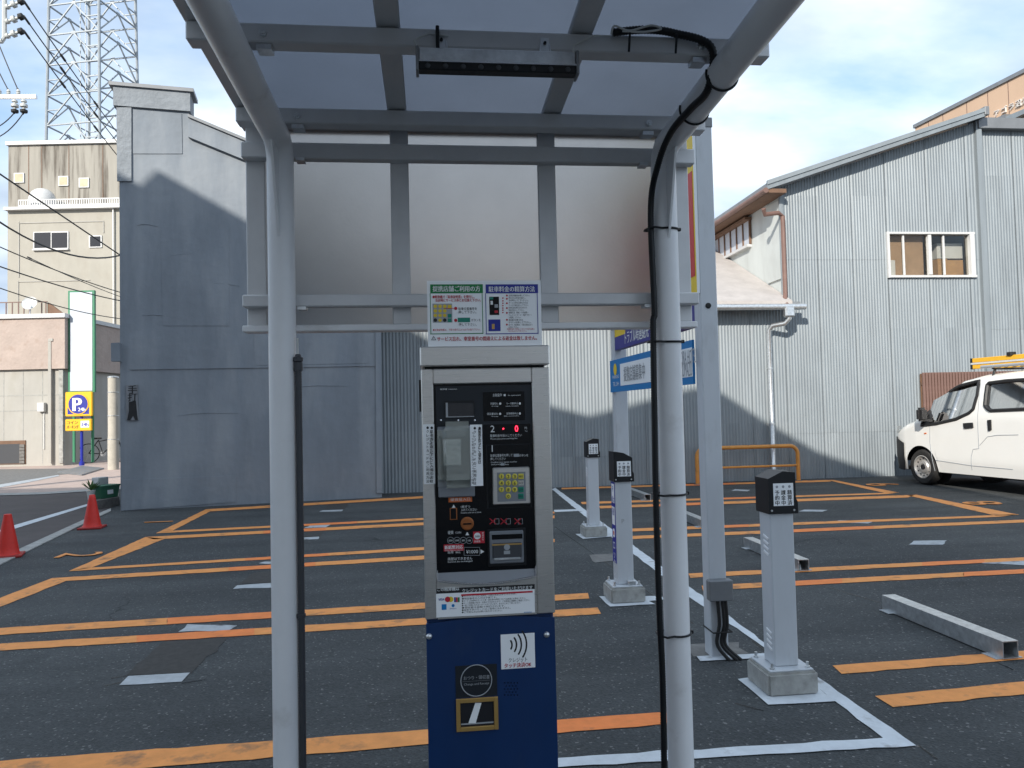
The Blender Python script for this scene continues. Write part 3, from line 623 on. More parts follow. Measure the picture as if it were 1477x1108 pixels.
for ch, x, y in (('ア', 1437, 163), ('ゴ', 1447.5, 158.5), ('ラ', 1458, 153.5), ('沼', 1468, 149), ('津', 1478.5, 144)):
    lt.text(ch, hsz, hp(x, y, .14), hd)
lo = lt.build('name_letter', 'hotel_letter', ht)
sd = lo.modifiers.new('thick', 'SOLIDIFY'); sd.thickness = .12; sd.offset = -1
for px in (1340, 1361, 1396, 1427, 1457, 1490, 1530):
    p = hp(px, 200, .004); MB().prism([Vector((p.x, p.y, 8)), Vector((p.x, p.y, 8))+hd*.05, Vector((p.x, p.y, hh))+hd*.05, Vector((p.x, p.y, hh))], hn*.004).build('panel_joint', 'brown_metal', ht)
MB().prism([hp(x, y, .002) for x, y in ((1424, 180), (1459, 165), (1459, 171), (1436, 184), (1424, 186))], hn*.5).build('canopy', 'metal_cap', ht)
MB().prism([hp(x, y, .002) for x, y in ((1461, 168), (1500, 152), (1500, 158), (1445, 184), (1438, 184))], hn*.5).build('canopy', 'corr_c', ht)
MB().prism([hp(x, y, .002) for x, y in ((1460, 177), (1468, 174), (1468, 192), (1460, 194))], hn*.03).build('window', 'dark_glass', ht)

# ================================================================== SHELTER
YP = 2.60
sh = thing('payment_shelter', 'white steel canopy shelter with frosted panels over the pay machine', 'shelter', onY(690, 592, YP)*1.0)
sh.location.z = 0; INV[sh.name] = Matrix.Translation(sh.location).inverted()
RP = .0455
rise = math.tan(R(2.4))
def post(pxb, pxt, zc=None):
    b = onY(pxb, 592, YP); x = b.x; zc = zc or onY(pxt, 202, YP).z
    path = [Vector((x, YP, 0)), Vector((x, YP, zc-.085))]; rb_ = .075
    for k in range(1, 9):
        a = math.pi/2*k/8; path.append(Vector((x, YP-rb_*(1-math.cos(a)), zc-.085+rb_*math.sin(a))))
    p = path[-1]; path += [Vector((x, 1.60, p.z+rise*(p.y-1.60)))]
    o = MB().tube(path, RP, 24).build('post', 'powder_white', sh, smooth=True)
    MB().box((x-.13, YP-.13, 0), (x+.13, YP+.13, .012), .003).build('base_plate', 'galv', sh)
    return x, zc
xL, zc = post(408.5, 407); xR, zc = post(967, None, zc)
zarm = lambda y: zc-.01+rise*(YP-.075-y)           # axis of the arms
# gussets with weld
for x in (xL, xR):
    MB().prism([Vector((x-.004, YP-RP+.004, zc-.36)), Vector((x-.004, YP-.15, zc-.050)), Vector((x-.004, YP-.07, zc-.03)), Vector((x-.004, YP-RP+.015, zc-.10))], (.008, 0, 0)).build('gusset', 'powder_white', sh)
bl = onY(352, 436, YP+.075).x; br = onY(1005, 432, YP+.075).x
# purlins on the arms
PUR = [YP-.04, 2.05, 1.66]
for y in PUR:
    z0 = zarm(y)+RP+.001
    MB().box((bl+.012, y-.028, z0), (br+.0, y+.028, z0+.052), .004).build('purlin', 'alu', sh)
    for x in (xL, xR):
        MB().lathe((x+(.07 if x == xL else -.07), y-.028, z0+.022), (0, -1, 0), [(.011, 0), (.011, .008), (.006, .008), (.006, .014)], 8).build('bolt', 'galv', sh)
        MB().box((x+(.05 if x == xL else -.09), y-.02, z0-.016), (x+(.09 if x == xL else -.05), y+.022, z0-.001)).build('bracket', 'galv', sh)
# back beams behind the posts
YB = YP+RP+.002
for (pa, pb) in (((424, 205), (424, 228)), ((352, 425), (352, 443))):
    z1 = onY(pa[0], pa[1], YB).z; z0 = onY(pb[0], pb[1], YB).z
    MB().box((bl, YB, z0), (br, YB+.045, z1), .004).build('back_beam', 'alu', sh)
    for x in (xL, xR): MB().box((x+(.045 if x == xL else -.075), YB-.012, z0-.012), (x+(.075 if x == xL else -.045), YB+.03, z0-.001)).build('bracket', 'galv', sh)
YV = YB+.047
zt_ = onY(370, 183, YV).z; zb2 = onY(370, 470, YV).z
barx = [onY(a, 330, YV).x for a in (369, 577.5, 790.5, 982.5)]; bwid = .066
zroof = lambda y: zarm(y)+RP+.055
for x in barx:
    MB().box((x-bwid/2, YV, zb2), (x+bwid/2, YV+.022, zt_), .003).build('back_bar', 'alu', sh)
    p0 = Vector((x, YV+.02, zroof(YV)+.012)); p1 = Vector((x, 1.55, zroof(1.55)+.012)); MB().beam(p0, p1, bwid, .022, bev=.003).build('roof_bar', 'alu', sh)
MB().box((barx[0]-.05, YV-.02, zt_), (barx[-1]+.05, YV+.05, zt_+.022), .003).build('top_rail', 'alu', sh)
MB().box((barx[0]-.045, YV-.022, zb2-.024), (barx[-1]+.045, YV+.045, zb2-.001), .003).build('bottom_rail', 'powder_white', sh)
for k in range(3):
    a, b = barx[k], barx[k+1]
    MB().box((a+.005, YV+.024, zb2), (b-.005, YV+.028, zt_)).build('back_panel', 'frosted_back', sh)
    y0, y1 = YV+.05, 1.55
    zA, zB = zroof(y0)+.0245, zroof(y1)+.0245
    MB().add([(a+.004, y0, zA), (b-.004, y0, zA), (b-.004, y1, zB), (a+.004, y1, zB)] + [(a+.004, y0, zA+.004), (b-.004, y0, zA+.004), (b-.004, y1, zB+.004), (a+.004, y1, zB+.004)],
             [(0, 1, 2, 3), (7, 6, 5, 4), (4, 5, 1, 0), (5, 6, 2, 1), (6, 7, 3, 2), (7, 4, 0, 3)]).build('roof_panel', 'frosted_roof', sh)
MB().box((barx[0]-.04, YV+.047, zroof(YV)+.002), (barx[-1]+.04, YV+.075, zroof(YV)+.03)).build('rear_trim', 'alu', sh)

# lamp bar
yl = PUR[1]-.045
lb = thing('lamp_bar', 'slim metal light bar with nine lenses hanging under shelter roof', 'light', onY(716, 90, yl))
def lp(px, py, y=yl): return onY(px, py, y)
la, lc = lp(604, 88), lp(829, 93); lz = (la.z+lc.z)/2; hz = .030
MB().box((la.x, yl-.02, lz-.012), (lc.x, yl+.02, lz+hz-.002), .003).build('housing', 'galv', lb)
MB().box((la.x, yl-.021, lz-.034), (lc.x, yl+.012, lz-.0125), .002).build('lens_strip', 'black_plastic', lb)
MB().box((la.x, yl-.027, lz-.0145), (lc.x, yl-.0215, lz-.0105)).build('lip', 'steel_lip', lb)
for x, q in ((la.x, -1), (lc.x, 1)): MB().box((min(x, x+q*.008), yl-.026, lz-.038), (max(x, x+q*.008), yl+.024, lz+hz), .002).build('end_cap', 'metal_cap', lb)
for k in range(9):
    x = la.x+(lc.x-la.x)*(k+.5)/9; MB().lathe((x, yl-.021, lz-.0235), (0, -1, 0), [(.0075, 0), (.0065, .003), (.003, .005)], 12).build('lens', 'conduit_grey', lb, smooth=True)
for px in (637, 787):
    x = lp(px, 70).x; zt2 = zarm(PUR[1])+RP+.02
    t_ = MB()
    for dx in (-.016, .016): t_.cyl((x+dx, yl+.008, lz+hz-.003), (x+dx*.8, yl+.012, zt2-.004), .0022, n=6)
    t_.box((x-.02, yl-.004, lz+hz-.003), (x+.02, yl+.014, lz+hz)).box((x-.012, yl+.012, zt2-.03), (x+.012, yl+.0165, zt2+.014)); t_.build('hanger', 'galv', lb)
    MB().lathe((x, yl+.011, zt2-.002), (0, -1, 0), [(.005, 0), (.004, .006)], 8).build('screw', 'black_plastic', lb)
x = lp(631, 50).x; MB().box((x-.005, yl-.008, zarm(PUR[1])+RP-.014), (x+.005, yl+.0155, zarm(PUR[1])+RP+.05), .002).build('cable_tie', 'black_plastic', lb)
zq = zarm(PUR[1])+RP+.028
MB().tube([(la.x+.004, yl+.005, lz+hz-.005), (la.x-.012, yl+.0, lz+.055), (la.x-.002, yl+.0, zq-.012), (la.x+.03, yl+.006, zq+.004), (x+.03, yl+.007, zq)], .0028, 6).build('lead', 'porcelain', lb, smooth=True)
MB().tube([(lc.x-.004, yl+.004, lz+hz-.005), (lc.x-.002, yl, lz+.055), (lc.x+.02, yl+.004, zq-.006), (lc.x+.06, yl+.006, zq+.014), (lp(880, 45).x, yl+.006, zq+.014)], .0024, 6).build('lead', 'porcelain', lb, smooth=True)

# conduits: ridged hose following a path
def spline(P, n=12):
    P = [Vector(p) for p in P]; out = []
    for i in range(len(P)-1):
        a, b, c, d = P[max(0, i-1)], P[i], P[i+1], P[min(len(P)-1, i+2)]
        for k in range(n):
            t = k/n; out.append(.5*((2*b)+(c-a)*t+(2*a-5*b+4*c-d)*t*t+(3*b-a-3*c+d)*t**3))
    return out+[P[-1]]
def resample(P, step):
    out = [P[0]]; acc = 0
    for i in range(len(P)-1):
        a, b = P[i], P[i+1]; l_ = (b-a).length; t = step-acc
        while t <= l_: out.append(a.lerp(b, t/l_)); t += step
        acc = (acc+l_) % step
    return out
def hose(name, P, r, material, parent, ridge=.0045, n=10):
    Q = resample(spline(P), ridge); return MB().tube(Q, None, n, [r*(1.0 if i % 2 else .84) for i in range(len(Q))]).build(name, material, parent, smooth=True, ang=80)
ch = thing('cable_conduit', 'black flexible cable conduit strapped along right shelter post and arm', 'conduit', (xR-.06, YP-.05, 0))
yfp = PUR[1]-.045; xi = xR-.055
arm_in = lambda y, o=.012: Vector((xi+o, y, zarm(y)-.020))
cp = [onY(884, 47, yfp), onY(930, 43, yfp), onY(972, 48, yfp), Vector((xR-.045, yfp, zarm(yfp)+.06)), Vector((xR-.036, 2.06, zarm(2.06)-.034)), Vector((xR-.04, 2.2, zarm(2.2)-.032)), Vector((xR-.048, 2.36, zarm(2.36)-.036)), Vector((xR-.06, 2.47, zc-.11)), Vector((xR-.062, YP-.035, zc-.24)), Vector((xR-.058, YP-.03, zc-.6))]
cp += [Vector((onY(a, b, YP-.03).x, YP-.03, onY(a, b, YP-.03).z)) for a, b in ((942, 470), (944, 600), (946, 720), (951, 880), (955, 960), (957, 1040))] + [Vector((xR-.075, YP-.03, .05)), Vector((xR-.08, YP-.03, .0))]
hose('hose', cp, .0118, 'black_plastic', ch)
for px, py in ((975, 332), (979, 493), (984, 711), (990, 911)):
    p = onY(px, py, YP); c = Vector((xR, YP, p.z)); ring = []
    for k in range(24):
        a = 2*math.pi*k/24; rr = RP+.003 + (.026 if math.cos(a-math.pi*1.08) > .86 else 0)
        ring.append(c+Vector((math.cos(a)*rr, math.sin(a)*rr, .003*math.sin(a))))
    MB().tube(ring, .004, 8, closed=True).build('cable_tie', 'black_plastic', ch, smooth=True)
    MB().box((xR+RP+.0, YP-.012, p.z-.006), (xR+RP+.012, YP-.0, p.z+.006), .002).build('tie_head', 'black_plastic', ch)
for y in (2.27, 2.04):
    c = Vector((xR, y, zarm(y))); ring = [c+Vector((math.cos(a)*(RP+.003), 0, math.sin(a)*(RP+.003))) for a in [R(165)+R(205)*k/20 for k in range(21)]]
    MB().tube(ring, .0035, 8).build('cable_tie', 'black_plastic', ch, smooth=True)
for px in (905, 972):
    p = onY(px, 60, yfp-.004); z0 = zarm(PUR[1])+RP
    MB().tube([(p.x, yfp-.016, z0-.012), (p.x+.004, yfp-.018, z0+.04), (p.x+.003, yfp+.01, z0+.056)], .0035, 6).build('cable_tie', 'black_plastic', ch)
zz = zarm(PUR[1])+RP+.058
MB().tube(spline([(onY(880, 45, yfp).x, yfp-.01, zz-.02), (onY(884, 40, yfp).x, yfp-.02, zz+.0), (onY(905, 40, yfp).x, yfp-.02, zz-.012), (onY(935, 36, yfp).x, yfp-.022, zz+.004), (onY(950, 40, yfp).x, yfp-.02, zz-.004), (onY(925, 45, yfp).x, yfp-.02, zz-.014), (onY(895, 46, yfp).x, yfp-.02, zz-.014)]), .0028, 6).build('coiled_lead', 'porcelain', ch, smooth=True)

cl = thing('grey_conduit', 'short grey ridged conduit with threaded connector on left shelter post', 'conduit', (xL+.06, YP-.02, 0))
ctop = onY(430, 530, YP-.02)
hose('hose', [Vector((ctop.x, YP-.02, ctop.z)), Vector((ctop.x+.001, YP-.02, 1.0)), Vector((ctop.x+.0, YP-.02, .4)), Vector((ctop.x, YP-.02, 0))], .0125, 'conduit_grey', cl)
MB().lathe((ctop.x, YP-.02, ctop.z-.005), (0, 0, 1), [(.015, 0), (.015, .022), (.0125, .024), (.017, .026), (.017, .038), (.010, .042), (.008, .05)], 12).build('connector', 'conduit_grey', cl)
MB().cyl((ctop.x, YP-.02, ctop.z+.04), (ctop.x-.001, YP-.02, ctop.z+.10), .003, n=6).build('wire', 'porcelain', cl)
for z in (ctop.z-.012, .82): MB().lathe((ctop.x, YP-.02, z), (0, 0, 1), [(.0155, 0), (.0155, .012)], 12).build('clip', 'conduit_grey', cl)

# ================================================================== PAY MACHINE
YM = 2.32
def mp_(px, py, off=0.0): p = onY(px, py, YM); return Vector((p.x, YM-off, p.z))
x0, x1 = onY(608, 592, YM).x, onY(793.5, 592, YM).x
zt = onY(700, 499, YM).z; zs = onY(700, 530, YM).z; zbl = onY(700, 893, YM).z
xc = (x0+x1)/2
pm = thing('pay_machine', 'stainless and dark blue parking pay machine with keypad under the shelter', 'pay machine', (xc, YM+.18, 0))
MB().box((x0+.004, YM+.012, .06), (x1-.004, YM+.36, zbl+.01), .004).build('lower_cabinet', 'blue_paint', pm)
MB().box((x0-.03, YM-.02, 0), (x1+.03, YM+.40, .06), .005).build('plinth', 'concrete', pm)
MB().box((x0+.003, YM+.02, zbl-.005), (x1-.003, YM+.36, zs-.002), .003).build('upper_cabinet', 'steel', pm)
MB().box((x0-.002, YM-.004, zs+.006), (x1+.002, YM+.37, zt), .004).build('top_cap', 'steel', pm)
MB().box((x0+.012, YM+.03, zs-.003), (x1-.012, YM+.35, zs+.007)).build('cap_gap', 'fascia', pm)
# lower door with arched top edge
arc = [Vector((x0+.002, YM, .075)), Vector((x1-.002, YM, .075))] + [Vector((x1-.002-(x1-x0-.004)*k/16, YM, zbl-.006+.012*math.sin(math.pi*k/16))) for k in range(17)]
MB().prism(arc, (0, .012, 0)).build('lower_door', 'blue_paint', pm)
# steel front frame round the fascia
fx0, fx1 = mp_(627.5, 700).x, mp_(770.5, 700).x; fz1, fz0 = mp_(700, 553).z, mp_(700, 838).z; fzb = mp_(700, 824).z
YF = YM+.002
def plate(a, b, z0, z1): MB().box((a, YM-.004, z0), (b, YM+.02, z1), .003).build('front_frame', 'steel', pm)
plate(x0, fx0, zbl+.008, zs-.003); plate(fx1, x1, zbl+.008, zs-.003); plate(fx0+.0005, fx1-.0005, fz1, zs-.003)
lowp = [Vector((fx0+.0005, YM-.004, zbl+.008)), Vector((fx1-.0005, YM-.004, zbl+.008)), Vector((fx1-.0005, YM-.004, fz0+.012))]
for k in range(13):
    t = k/12; lowp.append(Vector((fx1-.006-(fx1-fx0-.012)*t, YM-.004, fz0+.004-.016*math.sin(math.pi*t))))
lowp.append(Vector((fx0+.0005, YM-.004, fz0+.012)))
MB().prism(lowp, (0, .022, 0)).build('front_frame', 'steel', pm)
MB().tube([Vector((fx0+.002, YM-.005, fzb+.01))] + [Vector((fx0+.002+(fx1-fx0-.004)*k/16, YM-.006, fz0+.009-.016*math.sin(math.pi*k/16))) for k in range(17)] + [Vector((fx1-.002, YM-.005, fzb+.01))], .0024, 6).build('lip', 'steel_lip', pm, smooth=True)
fs_ = MB().box((fx0-.004, YM+.006, fzb), (fx1+.004, YM+.02, fz1+.004)).build('fascia', 'fascia', pm)
MB().add([(fx0, YM+.0055, fzb), (fx1, YM+.0055, fzb), (fx1, YM-.003, fz0-.013), (fx0, YM-.003, fz0-.013), (fx0, YM+.019, fzb), (fx1, YM+.019, fzb), (fx1, YM+.019, fz0-.013), (fx0, YM+.019, fz0-.013)], [(0, 1, 2, 3)[::-1], (0, 4, 5, 1), (3, 2, 6, 7), (0, 3, 7, 4), (1, 5, 6, 2), (4, 7, 6, 5)]).build('coin_ledge', 'steel_tray', pm)
def rect(px0, py0, px1, py1, off, th=.001):
    a = mp_(px0, (py0+py1)/2); b = mp_(px1, (py0+py1)/2); t = mp_((px0+px1)/2, py0); u = mp_((px0+px1)/2, py1)
    return (a.x, YM-off-th, u.z), (b.x, YM-off, t.z)
def pr(name, px0, py0, px1, py1, off, material, parent=pm, th=.001, bev=0):
    a, b = rect(px0, py0, px1, py1, off, th); return MB().box(a, b, bev).build(name, material, parent)
PX = (mp_(701, 700).x-mp_(700, 700).x)
def mtext(items, material, parent, off):
    t = MB(); many = False
    for it in items:
        s_, px, py, hpx = it[:4]; kw = it[4] if len(it) > 4 else {}
        if 'w' in kw: kw = dict(kw); kw['fit'] = kw.pop('w')*PX
        t.text(s_, hpx*PX, mp_(px, py, off), **kw)
        if not many: t.build('lettering', material, parent, kind='stuff' if len(s_) <= 3 else None); t = MB()
    if many: t.build('lettering', material, parent)
fo = -.0056                                           # fascia surface offset
pr('hinge', 604.5, 548, 608.2, 594, -.02, 'black_plastic', th=.02)
pr('upper_trim', 629, 556, 770, 622, fo, 'fascia_grey', fs_, .0006)
pr('status_panel', 697, 565, 757, 607, fo+.0008, 'fascia', fs_, .0006)
pr('display_recess', 641.5, 578, 684.5, 603, fo+.0008, 'black_plastic', fs_, .003)
pr('display', 646, 581.5, 683, 601, fo+.004, 'dark_glass', fs_, .0006); pr('display_edge', 643, 581, 646, 602, fo+.004, 'ink_grey', fs_, .0006); pr('display_edge', 643, 600.6, 684, 601.8, fo+.0042, 'ink_grey', fs_, .0008)
pr('fee_panel', 697, 612, 765.5, 637, fo+.0008, 'fascia', fs_, .0006)
pr('step_panel', 701.5, 640.5, 766, 733, fo+.0008, 'black_plastic', fs_, .0006)
pr('step_panel', 704, 642, 765, 732, fo+.0016, 'fascia', fs_, .0006)
T8 = {'ax': 'LEFT'}
mtext([('お取扱中', 711, 570, 5, {'ax': 'LEFT', 'w': 13}), ('■', 728, 570, 4), ('In operation', 742, 570, 2.6, {'w': 18}),
       ('釣銭切れ', 713, 582.3, 3.6, {'w': 11}), ('No change', 714, 585.8, 2, {'w': 10}), ('●', 721.5, 582.3, 4.4), ('カード使用中止', 739, 582, 3.4, {'w': 17}), ('Card unavailable', 739, 585.6, 2, {'w': 19}), ('●', 750, 582, 4.4),
       ('領収書切れ', 710.5, 597, 3.6, {'w': 16}), ('No receipt', 714, 600.5, 2, {'w': 10}), ('●', 721.5, 597, 4.4), ('紙幣使用中止', 739, 596.5, 3.4, {'w': 17}), ('Bills unavailable', 738, 600, 2, {'w': 22}), ('●', 750, 596.5, 4.4),
       ('精算機', 640, 561.5, 2.4, {'w': 10}), ('PARKING', 653, 561.5, 2, {'w': 12}),
       ('2', 710.5, 618.5, 14, {'bold': -.0}), ('円', 758.5, 617.5, 4), ('Yen', 759, 621.8, 2.5), ('駐車料金を投入してください', 730, 628.2, 4.4, {'w': 46}), ('Please pay your parking fee', 727, 632.6, 3, {'w': 39}),
       ('1', 710, 646.8, 14), ('駐車位置番号を押して', 723.5, 657, 4.4, {'w': 32}), ('ボタンを', 755.5, 657, 4.2, {'w': 13}), ('押してください', 718.5, 662, 4.4, {'w': 22}), ('Confirm your space number', 727, 666.4, 3, {'w': 38}), ('and press', 715.5, 669.8, 3, {'w': 14}), ('key', 731.5, 669.8, 3, {'w': 5})], 'ink_white', fs_, .0002-(-fo)+.0032)
pr('key_symbol', 741, 654.8, 749, 659, fo+.0025, 'ink_grey', fs_, .0004); pr('key_symbol', 722.5, 668, 728, 671.6, fo+.0025, 'ink_grey', fs_, .0004)
led = MB().text('0', 13*PX, mp_(745, 618, .0), bold=.0, sx=.8); led.lathe(mp_(726, 618.5, .0), (0, -1, 0), [(1.1*PX, 0), (1.0*PX, .0005)], 10); led.build('red_digits', 'led_red', fs_)
# card reader under a clear hood
rd = pr('reader_housing', 631.5, 615, 684, 717, fo+.0008, 'steel_tray', th=.012, bev=.003)
pr('reader', 632, 630, 676, 683, .008, 'conduit_grey', rd, .02, .006)
pr('reader_label', 639, 633, 664, 670, .0285, 'white_print', rd, .0006)
mtext([('ご利用', 645, 641, 5, {'w': 9}), ('方法', 658, 641, 5, {'w': 9}), ('カード', 645, 647.5, 4, {'w': 9}), ('挿入', 658, 647.5, 4, {'w': 9})], 'ink_grey', rd, .0294)
mtext([('reader', 651.5, 674, 3, {'w': 11})], 'ink_grey', rd, .0290)
pr('arrow_label', 631.5, 684, 676, 701, .008, 'ink_grey', rd, .004); mtext([('↑', 647, 692, 13, {'bold': .03}), ('カード挿入', 664, 697, 4, {'w': 22})], 'ink_black', rd, .0125)
a, b = rect(631, 608, 688, 702, .0, .05)
hb = bmesh.new(); bmesh.ops.create_cube(hb, size=2); hh_ = ((b[0]-a[0])/2, .060, (b[2]-a[2])/2); hc = Vector(((a[0]+b[0])/2, YM-.005, (a[2]+b[2])/2))
for v in hb.verts: v.co = Vector((v.co.x*hh_[0], v.co.y*hh_[1], v.co.z*hh_[2]))
bmesh.ops.bevel(hb, geom=hb.edges[:], offset=.026, segments=5, affect='EDGES')
bmesh.ops.delete(hb, geom=[f for f in hb.faces if f.calc_center_median().y > .004], context='FACES'); hb.verts.index_update()
for v in hb.verts: v.co.y += -.018*(max(0, (v.co.z+hh_[2]*.2)/hh_[2]))*(v.co.y < -.02)*.0
MB().add([hc+v.co for v in hb.verts], [[v.index for v in f.verts] for f in hb.faces]).build('clear_hood', 'clear_cover', pm, smooth=True, ang=60); hb.free()
for px in (636, 661, 685): MB().lathe(mp_(px, 606.5, fo), (0, -1, 0), [(1.6*PX, 0), (1.4*PX, .004), (.5*PX, .005)], 10).build('screw', 'steel_lip', pm, smooth=True)
for n_, (a_, b_) in enumerate(((610.8, 627), (677, 694))):
    st = pr('sticker', a_, 612, b_, 698, .0045 if n_ == 0 else .066, 'white_print', pm, .0008, 0)
    t = MB(); off = .0056 if n_ == 0 else .0672
    for c_, (cx, s_) in enumerate(((b_-4.2, '●駐車券を取らずにご入場の方は'), (a_+6, '●クレジットカードのご利用方法'))):
        for k, chx in enumerate(s_):
            t.text(chx, (5.2 if c_ == 0 else 5)*PX, mp_(cx, 617+k*5.5*(.62 if n_ and c_ == 0 else 1), off), bold=.015, sx=.9)
    for k, chx in enumerate('カードを奥まで差し込んでください精算'): t.text(chx, 3.6*PX, mp_(a_+(10.2 if n_ == 0 else 3.2), 624+k*4.1, off))
    t.build('lettering', 'ink_black', st)
# keypad
kp = pr('keypad', 710.5, 674, 764.5, 727.5, fo+.0024, 'steel', pm, .006, .003)
pr('keypad_plate', 717, 681, 758, 723, .0035, 'steel_tray', kp, .0012)
kt = MB(); rows = (687, 696.5, 706, 715.5); cols3 = (723, 732.8, 742)
def key(px, py, s_, material='key_yellow'):
    MB().lathe(mp_(px, py, .0047), (0, -1, 0), [(4.0*PX, 0), (3.9*PX, .003), (3.2*PX, .0042)], 14).build('key', material, kp, smooth=True); kt.text(s_, 6.6*PX, mp_(px, py, .0092), bold=.02)
for i in range(3):
    for j in range(3): key(cols3[j], rows[i], str(i*3+j+1))
key(cols3[1], rows[3], '0')
for py, mt_, s_ in ((687, 'key_yellow', '確認'), (696.5, 'steel', '取消'), (706, 'ink_teal', '証明'), (715.5, 'ink_teal', '領収')):
    pr('function_key', 747.2, py-3.8, 755, py+3.8, .0047, mt_, kp, .003, .001); kt.text(s_, 3.6*PX, mp_(751, py, .0082), fit=6*PX)
kt.build('lettering', 'ink_black', kp)
# banknote unit
bu = pr('banknote_unit', 703.5, 762, 759, 817, fo+.0008, 'black_plastic', pm, .006, .004)
pr('bezel', 706, 765, 755, 812, .003, 'steel_tray', bu, .006, .004); pr('slot', 709, 770, 753, 777, .009, 'fascia', bu, .0008)
pr('chute', 710, 782, 752, 804, .009, 'conduit_grey', bu, .006, .003); pr('chute_edge', 709, 783, 752, 785, .0155, 'gold', bu, .0006); pr('chute_lip', 712, 803, 750, 806, .009, 'galv', bu, .008, .001)
MB().lathe(mp_(730.5, 788, .0155), (0, -1, 0), [(4.4*PX, 0), (4.2*PX, .0006)], 14).build('note_symbol', 'ink_grey', bu); pr('note_symbol', 726, 793, 735, 798, .0155, 'ink_grey', bu, .0006)
xx = MB()
for cx in (711, 727, 747):
    for q in (-1, 1):
        p0, p1 = mp_(cx-4.6, 752.3-4.2*q, fo+.0014), mp_(cx+4.6, 752.3+4.2*q, fo+.0014); xx.beam(p0, p1, .0026, .0006, (0, -1, 0))
xx.build('cross_mark', 'ink_red', fs_)
for cx in (717, 733.5, 751): pr('note_icon', cx-3.6, 748.5, cx+3.2, 756.5, fo+.0006, 'ink_grey', fs_, .0004); pr('note_icon', cx-3, 749.1, cx+2.6, 755.9, fo+.0011, 'fascia', fs_, .0003)
# coin side
pr('warning_strip', 647, 716.5, 681, 724.5, fo+.0006, 'print_orange', fs_, .0006); mtext([('硬貨投入口', 664, 720.5, 5, {'w': 28})], 'ink_white', fs_, fo+.0016)
pr('card_icon', 649, 733, 659.5, 750, fo+.0006, 'copper', fs_, .0005); pr('card_icon', 650, 734, 658, 749, fo+.0012, 'fascia', fs_, .0004)
mtext([('▲', 654.5, 730.5, 6), ('1枚ずつ', 665, 731.5, 4.4, {'ax': 'LEFT', 'w': 13}), ('入れてください', 665, 736, 4.4, {'ax': 'LEFT', 'w': 23}), ('Insert one at a time', 665, 740, 3, {'ax': 'LEFT', 'w': 29}),
       ('硬貨', 650, 768.5, 5.5, {'w': 8}), ('COIN', 661, 768.5, 3.8, {'w': 8}), ('▲', 674, 770, 6), ('500', 650, 780, 3.6, {'w': 5.5}), ('100', 659.2, 780, 3.6, {'w': 5.5}), ('50', 668.2, 780, 3.6, {'w': 4}), ('10', 677, 780, 3.6, {'w': 4}),
       ('紙幣', 650, 797, 4.6, {'w': 8}), ('BILL', 661, 797, 3.4, {'w': 7}), ('¥1000', 681, 796, 7, {'w': 17}), ('▶', 696, 796, 7), ('両替はできません', 646, 807, 4.8, {'ax': 'LEFT', 'w': 35}), ('Cannot be exchanged', 646, 811, 3, {'ax': 'LEFT', 'w': 35})], 'ink_white', fs_, fo+.0014)
rg = MB()
for cx in (650, 659.2, 668.2, 677):
    c = mp_(cx, 780, fo+.0012); rg.tube([c+Vector((math.cos(a), 0, math.sin(a)))*(4.6*PX) for a in [2*math.pi*k/16 for k in range(16)]], .0006, 4, closed=True)
for a_, b_ in (((669.5, 790), (692, 790)), ((692, 790), (692, 801.5)), ((692, 801.5), (669.5, 801.5)), ((669.5, 801.5), (669.5, 790))): rg.cyl(mp_(*a_, fo+.0012), mp_(*b_, fo+.0012), .0006, n=4)
rg.build('coin_ring', 'ink_grey', fs_)
cs = MB().lathe(mp_(674, 755.5, fo), (0, -1, 0), [(9.6*PX, 0), (9.4*PX, .006), (7.8*PX, .008), (7.4*PX, .006)], 24).build('coin_slot', 'copper', pm, smooth=True)
pr('slit', 668, 754.6, 680, 756.6, .001, 'fascia', cs, .002)
pr('red_sticker', 682.6, 767, 699.2, 784, fo+.0008, 'ink_red', fs_, .0006); MB().lathe(mp_(688.6, 773.5, fo+.0014), (0, -1, 0), [(4.8*PX, 0), (4.8*PX, .0004)], 16).build('badge', 'ink_white', fs_)
mtext([('500', 688.6, 774, 4, {'bold': .02, 'w': 6.5})], 'ink_black', fs_, fo+.0024); mtext([('新硬貨', 688.6, 781.4, 3.2, {'w': 9})] + [(c_, 696.6, 769.3+k*3.2, 3, {}) for k, c_ in enumerate('使用不可')], 'ink_white', fs_, fo+.0018)
pr('red_sticker', 640, 785.4, 669, 795.2, fo+.0018, 'ink_red', fs_, .0006); mtext([('新紙幣対応', 654.5, 789.6, 6, {'w': 26, 'bold': .03}), ('New bills accepted', 654.5, 794, 2, {'w': 25})], 'ink_white', fs_, fo+.0028)
# credit-card sticker
cs = pr('card_sticker', 629, 846, 771, 886.5, .0044, 'white_print', pm, .0006)
pr('header', 629, 845.5, 771, 852.5, .0052, 'ink_black', cs, .0004); mtext([('この精算機は', 646.5, 849, 6, {'w': 31, 'bold': .02}), ('クレジットカードをご利用いただけます', 717.5, 849, 6, {'w': 101, 'bold': .02})], 'ink_white', cs, .0060)
pr('red_header', 665, 854.2, 768, 856.6, .0052, 'ink_red', cs, .0004)
L_ = ['●クレジットカードのご利用は、一回払いのみとさせていただきます。', '●暗証番号の入力は不要です。', '●カードご利用時のサービス券・割引券の併用については係員にお尋ねください。', '●カード使用後の取消・返金はできませんので、ご利用前に金額をご確認ください。', '●一部ご利用になれないカードがございます。あらかじめご了承ください。', '●領収書は自動で発行されます。', '●磁気不良のカードはご使用になれません。', '●ご不明な点はお問い合わせください。']
W_ = [78, 50, 92, 98, 84, 62, 70, 58]
